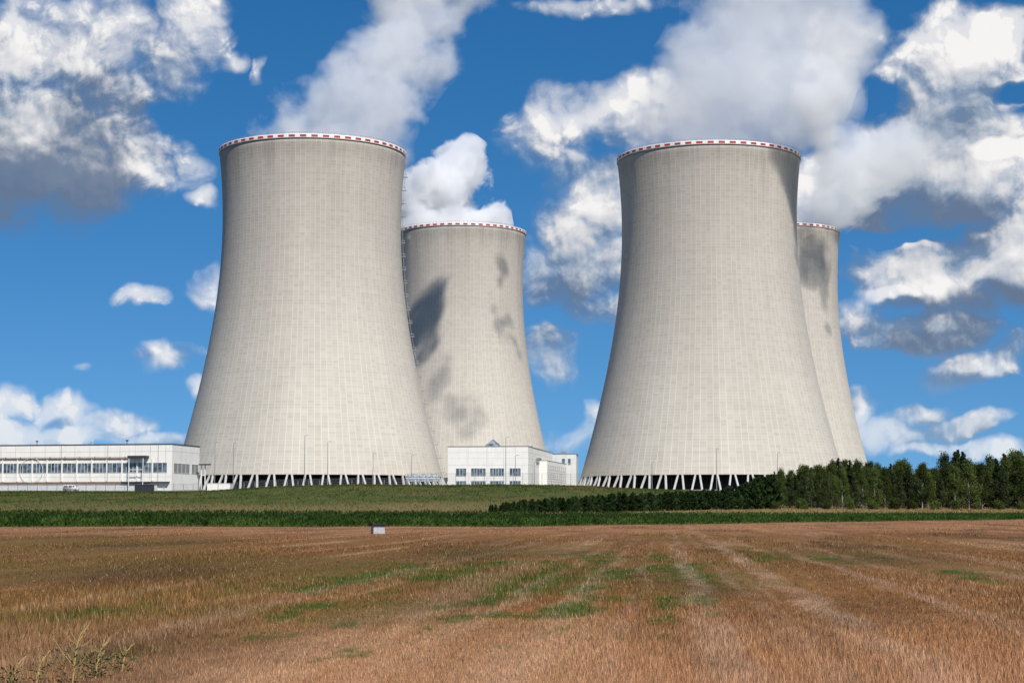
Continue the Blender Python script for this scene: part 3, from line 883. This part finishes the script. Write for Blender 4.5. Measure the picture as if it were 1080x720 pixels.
def conifer_proto(h, r, n, mats, name, bare=.04):
    """whorls of drooping sprays round a tapered trunk"""
    root = thing(name, 'x', 'tree')
    bm = bmesh.new(); tube(bm, [(0, 0, -.4), (.04, 0, h * .5), (0, .03, h * .97)], [h * .018 + .02, h * .011 + .015, .012], 6)
    Cs, Ds, Ls = [], [], []
    nb = int(h * 13)
    per = n // nb
    for k in range(nb):
        f = bare + (1 - bare) * (k + rng.uniform(0, 1)) / nb
        ll = r * (1 - f) ** .75 * rng.uniform(.55, 1.15) + .06
        aa = rng.uniform(0, 2 * np.pi)
        rise = .35 * f + rng.uniform(-.12, .22)
        q = rng.uniform(.12, 1, per) ** .8
        sp = .16 * ll * (1 - .3 * q)
        ct = np.stack([np.cos(aa) * q * ll, np.sin(aa) * q * ll, f * h + rise * q * ll + .25 * q ** 2 * ll], -1) + rng.normal(0, 1, (per, 3)) * np.stack([sp, sp, sp * .7], -1)
        dd = np.stack([np.full(per, np.cos(aa)), np.full(per, np.sin(aa)), np.full(per, .6)], -1) + rng.normal(0, .6, (per, 3))
        Cs.append(ct); Ds.append(dd); Ls.append(np.full(per, 1.0))
        if k % 2 == 0: tube(bm, [(0, 0, f * h), (np.cos(aa) * ll * .85, np.sin(aa) * ll * .85, f * h + rise * ll * .8)], [.03, .008], 3)
    obj('trunk', bm, mats[1], root)
    C = np.concatenate(Cs); D = np.concatenate(Ds); m = len(C)
    me = leaf_quads(C, rng.uniform(.22, .5, m), rng.uniform(.06, .16, m), D, rng.uniform(0, 1, m), 'crown', mats[0])
    link('crown', me, mats[0], root)
    return root


def broadleaf_proto(h, r, n, mats, name, lo=.15, clumps=34):
    """loose upright crown of leaf clumps on limbs"""
    root = thing(name, 'x', 'tree')
    bm = bmesh.new(); tube(bm, [(0, 0, -.4), (.12, 0, h * .4), (.05, .1, h * .75), (.1, .05, h * .95)], [h * .013 + .03, h * .01 + .02, .04, .012], 6)
    Cs = []; per = n // clumps
    for k in range(clumps):
        f = lo + (1 - lo) * (k + rng.uniform(0, 1)) / clumps
        env = r * math.sin(math.pi * min(.97, .18 + .8 * f)) ** .7
        aa = rng.uniform(0, 2 * np.pi); q = env * rng.uniform(.25, 1.0)
        c = np.array([math.cos(aa) * q, math.sin(aa) * q, f * h])
        s = np.array([.34, .34, .5]) * r * rng.uniform(.5, .95)
        p = rng.normal(0, 1, (per, 3)); p /= np.linalg.norm(p, axis=1, keepdims=True); p *= rng.uniform(.2, 1, (per, 1)) ** .45
        Cs.append(c + p * s)
        tube(bm, [(.06, .04, max(.1, f * h - q * .9)), tuple(c * np.array([.5, .5, 1]) - np.array([0, 0, q * .3])), tuple(c)], [.045, .03, .01], 4)
    obj('trunk', bm, mats[1], root)
    C = np.concatenate(Cs); m = len(C)
    C = C + rng.normal(0, .16, (m, 3)) * (1 + 1.2 * (rng.uniform(0, 1, (m, 1)) > .86))
    me = leaf_quads(C, rng.uniform(.16, .34, m), rng.uniform(.10, .20, m), rng.normal(0, 1, (m, 3)), rng.uniform(0, 1, m), 'crown', mats[0])
    link('crown', me, mats[0], root)
    return root


def build_trees():
    bark = plain('pine_bark', (.10, .07, .05), .9, 0, .3, 3); birch = plain('birch_bark', (.34, .31, .28), .8, 0, .35, 4)
    needle = mat_leafy('needles_dark', leaf_colour((.014, .030, .012), (.038, .064, .020), (.070, .090, .026)), .2)
    needle2 = mat_leafy('needles_pine', leaf_colour((.026, .042, .018), (.062, .084, .034), (.13, .11, .05)), .25)
    leafm = mat_leafy('birch_leaves', leaf_colour((.038, .060, .016), (.085, .108, .030), (.15, .145, .04)), .35)
    small = [conifer_proto(h, r, n, (needle, bark), 'young_conifer') for h, r, n in ((3.0, 1.25, 2600), (3.6, 1.35, 2900), (2.6, 1.2, 2300), (4.1, 1.5, 3200))]
    pines = [conifer_proto(h, r, n, (needle2, bark), 'pine_tree', .08) for h, r, n in ((8.5, 2.1, 6500), (10, 2.3, 7500), (9.2, 1.8, 6000))]
    birches = [broadleaf_proto(h, r, n, (leafm, birch), 'birch_tree') for h, r, n in ((8.6, 1.9, 6500), (9.6, 2.1, 7500), (7.8, 2.0, 6000))]
    HS = {'s': [3.0, 3.6, 2.6, 4.1], 'p': [8.5, 10, 9.2], 'b': [8.6, 9.6, 7.8]}
    used = set()

    def put(protos, key, x, y, H, lab, grp):
        i = rng.integers(len(protos)); pr = protos[i]
        o = copy_tree(pr) if pr.name in used else pr
        used.add(pr.name)
        s = H / HS[key][i]
        o.location = (x, y, gz(x, y)); o.rotation_euler = (0, 0, rng.uniform(0, 6.28))
        o.scale = (s * rng.uniform(.9, 1.15), s * rng.uniform(.9, 1.15), s)
        o['label'] = lab; o['group'] = grp; o['category'] = 'conifer' if key in 'sp' else 'birch'
        return o
    # hedge-like row of young conifers
    topx = [512, 520, 550, 600, 650, 700, 750, 780, 800, 830]; topy = [536, 532, 527, 524.5, 520, 519.5, 517, 511, 504, 500]
    for row, dd, dens in ((0, 92, 4.6), (1, 96, 5.4), (2, 100, 6.4)):
        px = 515.0 + row * 1.5
        while px < 815:
            q = px + rng.uniform(-2, 2)
            u = (q - 540) / (FPX * 1.0045); Y = 215.0
            for _ in range(8): Y = float(edge_y(u * Y)) + dd + 0 * row
            x = u * Y; y = Y + rng.uniform(-1.5, 1.5)
            zt = EYE + (540 - np.interp(q, topx, topy)) * y / FPX
            H = max(1.2, (zt - gz(x, y)) * rng.uniform(.80, 1.06))
            put(small, 's', x, y, min(H, 6.5), 'young dark conifer in the low row along the foot of the bank', 'young conifers in the low row')
            px += dens * rng.uniform(.7, 1.3)
    # mixed wood on the right
    topx = [798, 815, 835, 850, 870, 885, 905, 930, 960, 985, 1000, 1012, 1030, 1045, 1058, 1080, 1130]
    topy = [503, 496, 494, 491, 492, 483, 486, 489, 486, 485, 481, 474, 482, 480, 475, 479, 477]
    rows = ((0, 95, 13, .84), (1, 101, 12, .97), (2, 108, 12, 1.0), (3, 116, 13, .98))
    for row, dd, step, hf in rows:
        step *= .8
        px = 796.0 + rng.uniform(0, 8)
        while px < 1150:
            q = px + rng.uniform(-3, 3)
            u = (q - 540) / (FPX * 1.0045); Y = 215.0
            for _ in range(8): Y = float(edge_y(u * Y)) + dd
            x = u * Y; y = Y + rng.uniform(-2, 2)
            zt = EYE + (540 - np.interp(q, topx, topy)) * y / FPX
            H = (zt - gz(x, y)) * hf * rng.uniform(.74, 1.03)
            tall = abs(q - 1012) < 7 or abs(q - 1056) < 6
            if tall or rng.uniform() < .33:
                put(pines, 'p', x, y, H, 'dark pointed pine in the mixed wood on the right', 'pines in the wood')
            else:
                put(birches, 'b', x, y, H, 'loose-crowned pale-trunked birch in the mixed wood on the right', 'birches in the wood')
            px += step * rng.uniform(.7, 1.25)
    # undergrowth: low bushes at the foot of the wood
    bush = broadleaf_proto(1.8, 1.3, 2600, (leafm, bark), 'bush', .0, 22)
    first = True
    for px in (817, 846, 872, 897, 921, 944, 962, 986, 1008, 1031, 1054, 1077):
        u = (px - 540) / (FPX * 1.0045); Y = 215.0
        for _ in range(8): Y = float(edge_y(u * Y)) + 89
        o = bush if first else copy_tree(bush); first = False
        o.location = (u * Y, Y, gz(u * Y, Y)); s = rng.uniform(.6, 1.1); o.scale = (s * 1.25, s, s); o.rotation_euler = (0, 0, rng.uniform(0, 6))
        o['category'] = 'bush'; o['label'] = 'low green bush at the grassy foot of the mixed wood'; o['group'] = 'bushes along the wood edge'
    for pr in small + pines + birches:
        if pr.name not in used:
            for c in list(pr.children): bpy.data.objects.remove(c)
            bpy.data.objects.remove(pr)
# ---------------------------------------------------------------- sky, clouds, sun
SUN_AZ, SUN_EL = R(23), R(44)      # the sun stands behind the camera, 23 degrees to the right
SUN = Vector((math.sin(SUN_AZ) * math.cos(SUN_EL), -math.cos(SUN_AZ) * math.cos(SUN_EL), math.sin(SUN_EL)))
SKY_STRENGTH = .10

# cumulus of the sky, each as (azimuth-elevation position given by a sight line, half sizes, tilt, weight)
CLOUDS = [
    # big grey cloud on the left
    (20, 155, 135, 98, 0, 1.9), (95, 165, 105, 64, 8, 1.6), (20, 60, 66, 56, 0, 1.2), (65, 75, 60, 60, 20, 1.2), (192, 45, 46, 78, -15, .85), (130, 45, 60, 46, 0, 1.0), (150, 182, 66, 30, 0, .9), (120, 110, 60, 60, 0, .9),
    (90, 20, 80, 40, 0, .6), (60, 95, 90, 50, 0, 1.0), (30, 20, 50, 50, 0, .6),
    (241, 67, 13, 10, 0, .55), (270, 70, 10, 16, -20, .42), (222, 209, 16, 12, 0, .6),
    (143, 313, 36, 14, 5, .62), (182, 376, 40, 16, 8, .74), (222, 301, 20, 26, -30, .66), (200, 410, 22, 11, 0, .66), (85, 388, 16, 5, 0, .4),
    # bank low on the left
    (64, 435, 36, 24, 0, 1.0), (8, 428, 40, 24, 0, .9), (25, 462, 110, 18, 0, 1.0), (125, 448, 56, 14, 0, .8), (168, 464, 50, 10, 0, .7),
    # between the tower pairs
    (600, 138, 66, 46, 5, .85), (655, 128, 66, 42, 15, .85), (603, 176, 28, 34, -20, .8), (690, 110, 60, 48, 0, .85),
    (612, 268, 66, 66, 0, 1.5), (642, 212, 54, 62, 0, 1.5), (575, 292, 36, 34, 0, 1.0), (574, 374, 32, 38, 10, 1.05), (628, 320, 40, 30, 0, .9), (590, 462, 60, 14, 0, .62), (628, 450, 20, 25, 0, .6),
    (640, 4, 95, 13, 0, .55), (1095, 330, 30, 20, 0, .6),
    # large bright cumulus on the right
    (1012, 72, 84, 72, 0, 1.8), (1055, 45, 56, 52, 0, 1.5), (968, 118, 78, 58, 0, 1.5), (975, 40, 24, 16, 0, .5), (1000, 170, 140, 66, 0, 1.9), (900, 172, 66, 46, 30, 1.4), (910, 205, 130, 48, 0, 1.7), (1065, 200, 90, 54, 0, 1.6),
    (890, 50, 40, 50, 10, .8),
    (1015, 292, 125, 44, -3, 2.0), (945, 292, 52, 38, 10, 1.6), (1075, 262, 75, 60, 0, 2.0), (908, 330, 34, 22, 0, 1.0),
    (985, 349, 76, 25, 5, 1.2), (1022, 385, 60, 23, 12, 1.25), (1060, 368, 22, 18, 30, .8),
    (965, 436, 42, 13, 10, 1.0), (1010, 450, 60, 14, 8, 1.05), (940, 458, 52, 19, 0, 1.0), (905, 440, 16, 26, 0, .8), (1055, 478, 60, 12, 0, .9), (985, 470, 80, 10, 0, .8),
]
BASES = [(40, 196, 200, 84, 1.4), (105, 120, 80, 70, .95), (30, 110, 40, 40, .3), (990, 228, 140, 34, .8), (1030, 318, 120, 28, .9), (990, 360, 66, 14, .7), (1025, 398, 55, 10, .6), (50, 452, 90, 12, .6), (605, 310, 50, 24, .6), (1000, 462, 80, 10, .5)]
GAPS = [(882, 142, 34, 30, 1.5), (926, 108, 44, 30, 1.5), (1066, 96, 36, 14, 1.6), (170, 130, 36, 24, .7), (930, 252, 60, 9, 1.6)]
CS = 19.0                            # hundred-pixel units


def uv_of(px, py):
    d = ray(px, py); return d.x / d.y * CS, d.z / d.y * CS


def cloud_group():
    g = bpy.data.node_groups.new('cloud_field', 'ShaderNodeTree')
    g.interface.new_socket('Vector', in_out='INPUT', socket_type='NodeSocketVector')
    g.interface.new_socket('Field', in_out='OUTPUT', socket_type='NodeSocketFloat')
    g.interface.new_socket('Body', in_out='OUTPUT', socket_type='NodeSocketFloat')
    nt = NT(g); gi = nt.new('NodeGroupInput'); go = nt.new('NodeGroupOutput')
    p = gi.outputs[0]
    # warp the coordinates so that no outline stays an ellipse
    w = nt.new('ShaderNodeTexNoise', noise_dimensions='2D'); nt.put(w.inputs['Vector'], p)
    w.inputs['Scale'].default_value = 1.3; w.inputs['Detail'].default_value = 3; w.inputs['Roughness'].default_value = .5
    wv = nt.vmath('MULTIPLY', nt.vmath('SUBTRACT', w.outputs['Color'], (.5, .5, .5)), (.55, .40, 0))
    q = nt.vmath('ADD', p, wv)
    F = None
    for (px, py, rx, ry, an, wt) in CLOUDS:
        cx, cy = uv_of(px, py); a = R(an)
        d = nt.vmath('SUBTRACT', q, (cx, cy, 0))
        if an:
            # rotate and scale in one go: two dot products
            ex = nt.vmath('DOT_PRODUCT', d, (math.cos(a) * 100 / rx, math.sin(a) * 100 / rx, 0))
            ey = nt.vmath('DOT_PRODUCT', d, (-math.sin(a) * 100 / ry, math.cos(a) * 100 / ry, 0))
            r2 = nt.math('MULTIPLY_ADD', ex, ex, nt.math('MULTIPLY', ey, ey))
        else:
            e = nt.vmath('MULTIPLY', d, (100 / rx, 100 / ry, 0)); r2 = nt.vmath('DOT_PRODUCT', e, e)
        f = nt.math('MULTIPLY_ADD', r2, -wt, wt)
        F = f if F is None else nt.math('SMOOTH_MAX', F, f, .25)
    F = nt.math('MAXIMUM', F, -1.0)
    for (px, py, rx, ry, wt) in GAPS:      # clear gaps where the blue shows through
        cx, cy = uv_of(px, py)
        e = nt.vmath('MULTIPLY', nt.vmath('SUBTRACT', q, (cx, cy, 0)), (100 / rx, 100 / ry, 0))
        F = nt.math('SUBTRACT', F, nt.math('MAXIMUM', nt.math('MULTIPLY_ADD', nt.vmath('DOT_PRODUCT', e, e), -wt, wt), 0.0))
    n0 = nt.noise(q, 1.7, 2, .5, .1, '2D')
    vo = nt.new('ShaderNodeTexVoronoi', voronoi_dimensions='2D', feature='F1'); nt.put(vo.inputs['Vector'], q)
    vo.inputs['Scale'].default_value = 2.0; vo.inputs['Detail'].default_value = 4; vo.inputs['Roughness'].default_value = .52; vo.inputs['Lacunarity'].default_value = 2.1
    puff = nt.math('SUBTRACT', .66, vo.outputs['Distance'])
    n1 = nt.noise(nt.vmath('ADD', p, (7.3, 3.9, 0)), 4.0, 6, .60, .2, '2D')
    S = nt.math('ADD', F, nt.math('MULTIPLY', nt.math('SUBTRACT', n0, .5), 1.5))
    w1 = nt.math('MULTIPLY', nt.math('SUBTRACT', n1, .5), 1.15)
    nt.put(go.inputs[0], nt.math('ADD', nt.math('MULTIPLY_ADD', puff, 1.35, S), w1))
    nt.put(go.inputs[1], nt.math('ADD', nt.math('MULTIPLY_ADD', puff, .45, S), nt.math('MULTIPLY', w1, .25)))
    return g


def build_sky():
    w = bpy.data.worlds.new('World'); SC.world = w; w.use_nodes = True
    nt = NT(w.node_tree); nt.n.clear()
    out = nt.new('ShaderNodeOutputWorld')
    sky = nt.new('ShaderNodeTexSky', sky_type='NISHITA'); sky.sun_disc = False
    sky.sun_elevation = SUN_EL; sky.sun_rotation = R(180) - SUN_AZ
    sky.altitude = 300; sky.air_density = 1.0; sky.dust_density = .35; sky.ozone_density = 2.5
    D = nt.new('ShaderNodeTexCoord').outputs['Generated']
    x, y, z = nt.xyz(D)
    # clear, dry air: the pale yellowish layer of the lowest degrees is left out
    nt.put(sky.inputs['Vector'], nt.vmath('NORMALIZE', nt.comb(x, y, nt.math('MULTIPLY_ADD', z, SKY_GAIN, SKY_LIFT))))
    hs = nt.new('ShaderNodeHueSaturation'); nt.put(hs.inputs['Color'], sky.outputs[0])
    hs.inputs['Saturation'].default_value = SKY_SAT; hs.inputs['Value'].default_value = SKY_VAL
    bg = nt.new('ShaderNodeBackground'); nt.put(bg.inputs[0], hs.outputs[0]); bg.inputs[1].default_value = SKY_STRENGTH
    ya = nt.math('MAXIMUM', nt.math('ABSOLUTE', y), .08)
    p = nt.comb(nt.math('MULTIPLY', nt.math('DIVIDE', x, ya), CS), nt.math('MULTIPLY', nt.math('DIVIDE', z, ya), CS), 0.0)
    G = cloud_group()

    def call(v):
        nd = nt.new('ShaderNodeGroup'); nd.node_tree = G; nt.put(nd.inputs[0], v); return nd.outputs
    f0, b0 = call(p)
    f1, _ = call(nt.vmath('ADD', p, (.035, .065, 0)))
    _, b1 = call(nt.vmath('ADD', p, (.22, .60, 0)))
    alpha = nt.math('MAXIMUM', nt.ramp(f0, -.12, .98), nt.math('MULTIPLY', nt.ramp(b0, -.30, .85), .82))
    alpha = nt.math('MULTIPLY', alpha, nt.ramp(z, .0, .012))
    # light: thinning towards the sun side = lit; the field growing upwards = shaded base
    lit = nt.math('MULTIPLY', nt.math('SUBTRACT', b0, b1), .42)
    fine = nt.math('MULTIPLY', nt.math('MULTIPLY', nt.math('SUBTRACT', f0, f1), .42), nt.ramp(b0, 1.9, .4, .28, 1))
    thick = nt.ramp(b0, .6, 2.4, 0, 1, False)
    lum = nt.math('ADD', nt.math('ADD', .41, lit), fine)
    lum = nt.math('SUBTRACT', lum, nt.math('MULTIPLY', thick, .20))
    lum = nt.math('MULTIPLY', lum, nt.ramp(b0, -.1, 1.1, .74, 1))
    lum = nt.math('MAXIMUM', nt.math('MINIMUM', lum, 1.0), 0.0)
    col = nt.new('ShaderNodeValToRGB'); nt.put(col.inputs[0], lum)
    e = col.color_ramp.elements
    e[0].position = .08; e[0].color = (.20, .275, .40, 1); e[1].position = .92; e[1].color = (1.0, .985, .97, 1)
    for ps, cc in ((.34, (.41, .48, .59, 1)), (.58, (.70, .715, .76, 1))):
        k = e.new(ps); k.color = cc
    # the thick clouds have slate-blue bases
    dk = None
    for px, py, rx, ry, wt in BASES:
        cx, cy = uv_of(px, py)
        e = nt.vmath('MULTIPLY', nt.vmath('SUBTRACT', p, (cx, cy, 0)), (100 / rx, 100 / ry, 0))
        f = nt.math('MULTIPLY_ADD', nt.vmath('DOT_PRODUCT', e, e), -wt, wt)
        dk = f if dk is None else nt.math('SMOOTH_MAX', dk, f, .2)
    dk = nt.ramp(nt.math('SUBTRACT', dk, nt.math('MULTIPLY', nt.math('ADD', fine, lit), 1.1)), -.05, .95)
    cc = nt.mix(nt.math('MULTIPLY', dk, .9), col.outputs[0], (.135, .20, .32))
    cc = nt.mix(nt.ramp(nt.xyz(p)[1], .5, 2.0, .42, 0), cc, (.50, .66, .86))      # distance
    bc = nt.new('ShaderNodeBackground'); nt.put(bc.inputs[0], cc); bc.inputs[1].default_value = CLOUD_STRENGTH
    mx = nt.new('ShaderNodeMixShader'); nt.put(mx.inputs[0], alpha)
    nt.l.new(bg.outputs[0], mx.inputs[1]); nt.l.new(bc.outputs[0], mx.inputs[2])
    nt.l.new(mx.outputs[0], out.inputs['Surface'])
    w.cycles.sampling_method = 'MANUAL'; w.cycles.sample_map_resolution = 512

    ld = bpy.data.lights.new('sun', 'SUN'); ld.energy = SUN_STRENGTH; ld.angle = R(.53); ld.color = (1.0, .95, .87)
    lo = bpy.data.objects.new('sun', ld); COL.objects.link(lo)
    lo.rotation_euler = SUN.to_track_quat('Z', 'Y').to_euler()


# ---------------------------------------------------------------- steam
def blob_mesh(name, spheres, vox, disp):
    """closed skin round a chain of overlapping balls"""
    bm = bmesh.new()
    for c, rad in spheres:
        bmesh.ops.create_icosphere(bm, subdivisions=3, radius=rad, matrix=Matrix.Translation(c))
    me = bpy.data.meshes.new(name); bm.to_mesh(me); bm.free()
    o = bpy.data.objects.new(name, me); COL.objects.link(o)
    md = o.modifiers.new('skin', 'REMESH'); md.mode = 'VOXEL'; md.voxel_size = vox; md.use_smooth_shade = True
    for ns, st in disp:
        tx = bpy.data.textures.new('billow', 'CLOUDS'); tx.noise_scale = ns; tx.noise_depth = 3
        dm = o.modifiers.new('billow', 'DISPLACE'); dm.texture = tx; dm.texture_coords = 'GLOBAL'; dm.strength = st; dm.mid_level = .5
    md = o.modifiers.new('skin', 'REMESH'); md.mode = 'VOXEL'; md.voxel_size = vox * .9; md.use_smooth_shade = True
    dg = bpy.context.evaluated_depsgraph_get(); dg.update()
    me2 = bpy.data.meshes.new_from_object(o.evaluated_get(dg)); me2.name = name
    o.modifiers.clear(); o.data = me2; me2.materials.clear()
    return o


def plume(name, label, blobs, vox, dens, seed, billow=1.0, soft=.30, sph=None):
    """steam: a scattering volume that thins and frays outwards from a chain of balls; blobs (px,py,r_px,depth)"""
    sph = sph or [(at(px, py, Y), rp * Y / FPX) for px, py, rp, Y in blobs]
    o = blob_mesh(name, [(c, r * 1.12) for c, r in sph], vox, [(50, 12 * billow), (16, 8 * billow)])
    m = bpy.data.materials.new('steam'); m.use_nodes = True
    nt = NT(m.node_tree); nt.n.clear(); out = nt.new('ShaderNodeOutputMaterial')
    v = nt.new('ShaderNodeVolumePrincipled'); v.inputs['Color'].default_value = (.997, .997, .998, 1)
    pos = nt.new('ShaderNodeNewGeometry').outputs['Position']
    F = None
    for c, r in sph:
        f = nt.math('MULTIPLY_ADD', nt.vmath('DISTANCE', pos, tuple(c)), -1 / r, 1.0)
        F = f if F is None else nt.math('SMOOTH_MAX', F, f, .12)
    off = nt.vmath('ADD', pos, (seed * 311.0, 0, 0))
    n1 = nt.noise(off, .024, 6, .64, .3)
    n2 = nt.noise(off, .062, 3, .55, 0)
    bil = nt.math('ABSOLUTE', nt.math('SUBTRACT', n2, .5))
    a = nt.math('ADD', nt.math('MULTIPLY', nt.math('SUBTRACT', n1, .5), 2.5 * billow), nt.math('MULTIPLY_ADD', bil, -1.6 * billow, .16))
    nt.put(v.inputs['Density'], nt.ramp(nt.math('ADD', F, a), .10, .10 + soft, 0, dens)); v.inputs['Anisotropy'].default_value = 0.0
    nt.l.new(v.outputs[0], out.inputs['Volume'])
    m.cycles.volume_step_rate = .3 if hasattr(m.cycles, 'volume_step_rate') else 1
    o.data.materials.append(m)
    tag(o, label, 'steam plume', 'steam plumes over the cooling towers')
    return o


def wisp(spheres, dens, disp, label, ragged=True):  # steam out of view, placed for its shade on the far towers
    o = blob_mesh('shade_wisp', spheres, 2.6, disp)
    m = bpy.data.materials.new('shade_wisp'); m.use_nodes = True
    nt = NT(m.node_tree); nt.n.clear(); out = nt.new('ShaderNodeOutputMaterial')
    v = nt.new('ShaderNodeVolumePrincipled'); v.inputs['Color'].default_value = (.985, .985, .99, 1)
    pos = nt.new('ShaderNodeNewGeometry').outputs['Position']
    nz = nt.noise(pos, .11 if ragged else .02, 4, .62, .4)
    nt.put(v.inputs['Density'], nt.ramp(nz, .40, .58, 0, dens * 2.2) if ragged else dens)
    nt.l.new(v.outputs[0], out.inputs['Volume'])
    m.cycles.homogeneous_volume = not ragged
    o.data.materials.append(m)
    return tag(o, label, 'steam', 'unseen steam placed to shade the far towers')


def build_steam():
    Yl, Yr, Yb = 805, 820, 1158
    plume('steam_plume', 'broad white steam plume climbing to the right from the left tower', [
        (330, 158, 70, Yl), (378, 158, 52, Yl), (345, 122, 48, Yl), (385, 105, 62, Yl + 5), (402, 75, 58, Yl + 10), (432, 50, 54, Yl + 15), (462, 20, 48, Yl + 25), (415, 15, 44, Yl + 25), (476, -25, 52, Yl + 30), (435, -45, 70, Yl + 30), (462, 60, 30, Yl + 15), (362, 70, 26, Yl + 10)],
        5.0, .058, 1, soft=.42)
    plume('steam_plume', 'bright compact steam plume above the far tower behind the left one', [
        (476, 242, 54, Yb), (448, 238, 40, Yb), (514, 236, 28, Yb), (468, 205, 46, Yb), (488, 178, 36, Yb + 5), (494, 160, 20, Yb + 5), (436, 215, 28, Yb)],
        5.0, .16, 2, 1.0, .2)
    plume('steam_plume', 'vast grey steam plume spreading over the right tower to the top of the picture', [
        (750, 165, 80, Yr), (700, 165, 40, Yr), (805, 165, 40, Yr), (735, 125, 68, Yr), (690, 125, 40, Yr), (800, 125, 62, Yr), (765, 85, 78, Yr), (840, 90, 60, Yr), (800, 45, 80, Yr + 5), (870, 55, 52, Yr + 5), (800, 0, 76, Yr + 10), (865, 5, 70, Yr + 10), (905, 35, 44, Yr + 10), (840, -50, 90, Yr + 10),
        (858, 122, 36, 802), (880, 104, 38, 792), (872, 138, 26, 796), (868, 82, 40, 800), (846, 140, 24, 800)],
        5.0, .038, 3, soft=.42)
    plume('steam_plume', 'steam plume drifting right from the tower hidden at the right', [
        (838, 245, 44, Yb), (862, 240, 30, Yb), (872, 216, 34, Yb - 20), (892, 195, 42, Yb - 20), (918, 175, 44, Yb - 10), (948, 158, 46, Yb), (900, 160, 38, Yb), (884, 222, 22, 1095), (868, 214, 16, 1080)],
        5.5, .05, 4)
    # unseen steam higher up, shaped for the shade it throws on the far tower
    def up(px, py, t, r):
        X = -32 + (px - 487) / 1.64 ; a = max(-1, min(1, (X + 32) / 44))
        P = at(px, py, 1158 - 44 * math.sqrt(1 - a * a)); return (P + SUN * t, r)
    wisp([up(444, 318, 470, 9), up(450, 333, 470, 10), up(443, 348, 470, 10), up(436, 338, 470, 10), up(458, 305, 470, 7), up(446, 370, 470, 7), up(470, 290, 470, 6), up(463, 300, 470, 8), up(474, 284, 470, 4), up(466, 325, 470, 4), up(440, 376, 470, 5)], .085, [(22, 12), (7, 5)], 'unseen steam above the right plume, shaped to shade the far tower')
    wisp([up(519, 305, 440, 3.5), up(524, 320, 440, 4), up(526, 338, 440, 4.5), up(532, 352, 440, 4), up(531, 290, 440, 3.2), up(540, 330, 440, 4.5), up(545, 352, 440, 5), up(536, 275, 440, 4), up(528, 268, 440, 4), up(549, 370, 440, 4)], .075, [(16, 9), (6, 5)], 'unseen thin steam high above the right plume, shaped to shade the far tower')
    wisp([up(485, 420, 500, 4), up(492, 445, 500, 4.5), up(500, 462, 500, 5), up(480, 400, 500, 3), up(505, 455, 500, 6), up(470, 385, 500, 6), up(460, 410, 500, 8), up(475, 440, 500, 7), up(498, 430, 500, 6), up(488, 465, 500, 7)], .024, [(18, 10), (6, 4)], 'unseen faint steam above the plumes, shaped to shade the far tower')
    def fr(px, py, t, r):              # a point of the right tower's shell, moved towards the sun
        d = ray(px, py); k = 820.0
        for _ in range(4):
            dx, dy = d.x / d.y, 1.0        # sight line against the round shell
            A = dx * dx + 1; B = -2 * (dx * 90.6 + 820); C_ = 90.6 ** 2 + 820 ** 2 - 41.3 ** 2
            k = (-B - math.sqrt(max(B * B - 4 * A * C_, 0))) / (2 * A)
        return (at(px, py, k) + SUN * t, r)
    plume('steam_plume', 'lobe of steam hanging over the right rim of the right tower', None, 3.0, .11, 5, .5, .5,
          [fr(822, 162, 30, 9), fr(828, 172, 34, 10), fr(834, 187, 34, 10), fr(838, 207, 34, 8), fr(841, 228, 34, 6.5), fr(842, 250, 34, 5.2), fr(842, 270, 34, 4.2), fr(838, 176, 42, 10)])
    def up2(px, py, t, r):
        P = at(px, py, 1120); return (P + SUN * t, r)
    wisp([up2(850, 250, 300, 8), up2(862, 247, 300, 8), up2(876, 250, 300, 8), up2(880, 268, 300, 6.5), up2(878, 288, 300, 6), up2(879, 308, 300, 5), up2(882, 330, 300, 4.5), up2(884, 350, 300, 3.5), up2(850, 272, 300, 5), up2(847, 292, 300, 4), up2(860, 268, 300, 4)], .038, [(16, 9), (6, 5)], 'unseen narrow steam added to streak the hidden right tower with shade')  # unseen steam added to throw streaks of shade on the hidden tower


def render_setup():
    vs = SC.view_settings
    vs.view_transform = 'Standard'; vs.look = 'None'; vs.gamma = 1; vs.use_curve_mapping = False
    vs.exposure = EXPOSURE
    c = SC.cycles
    c.use_denoising = True; c.denoiser = 'OPENIMAGEDENOISE'
    c.max_bounces = 14; c.diffuse_bounces = 3; c.glossy_bounces = 2; c.transmission_bounces = 4
    c.volume_bounces = 12; c.transparent_max_bounces = 24
    c.use_adaptive_sampling = True; c.adaptive_threshold = .02
    c.sample_clamp_indirect = 6
    SC.render.film_transparent = False


EXPOSURE = 0.2
SUN_STRENGTH = 4.3
CLOUD_STRENGTH = .80
SKY_SAT, SKY_VAL = 1.38, .95
SKY_GAIN, SKY_LIFT = 1.15, .15
build_terrain()
build_field_cover()
build_towers()
build_works()
build_weeds()
build_trees()
build_sky()
build_steam()
render_setup()
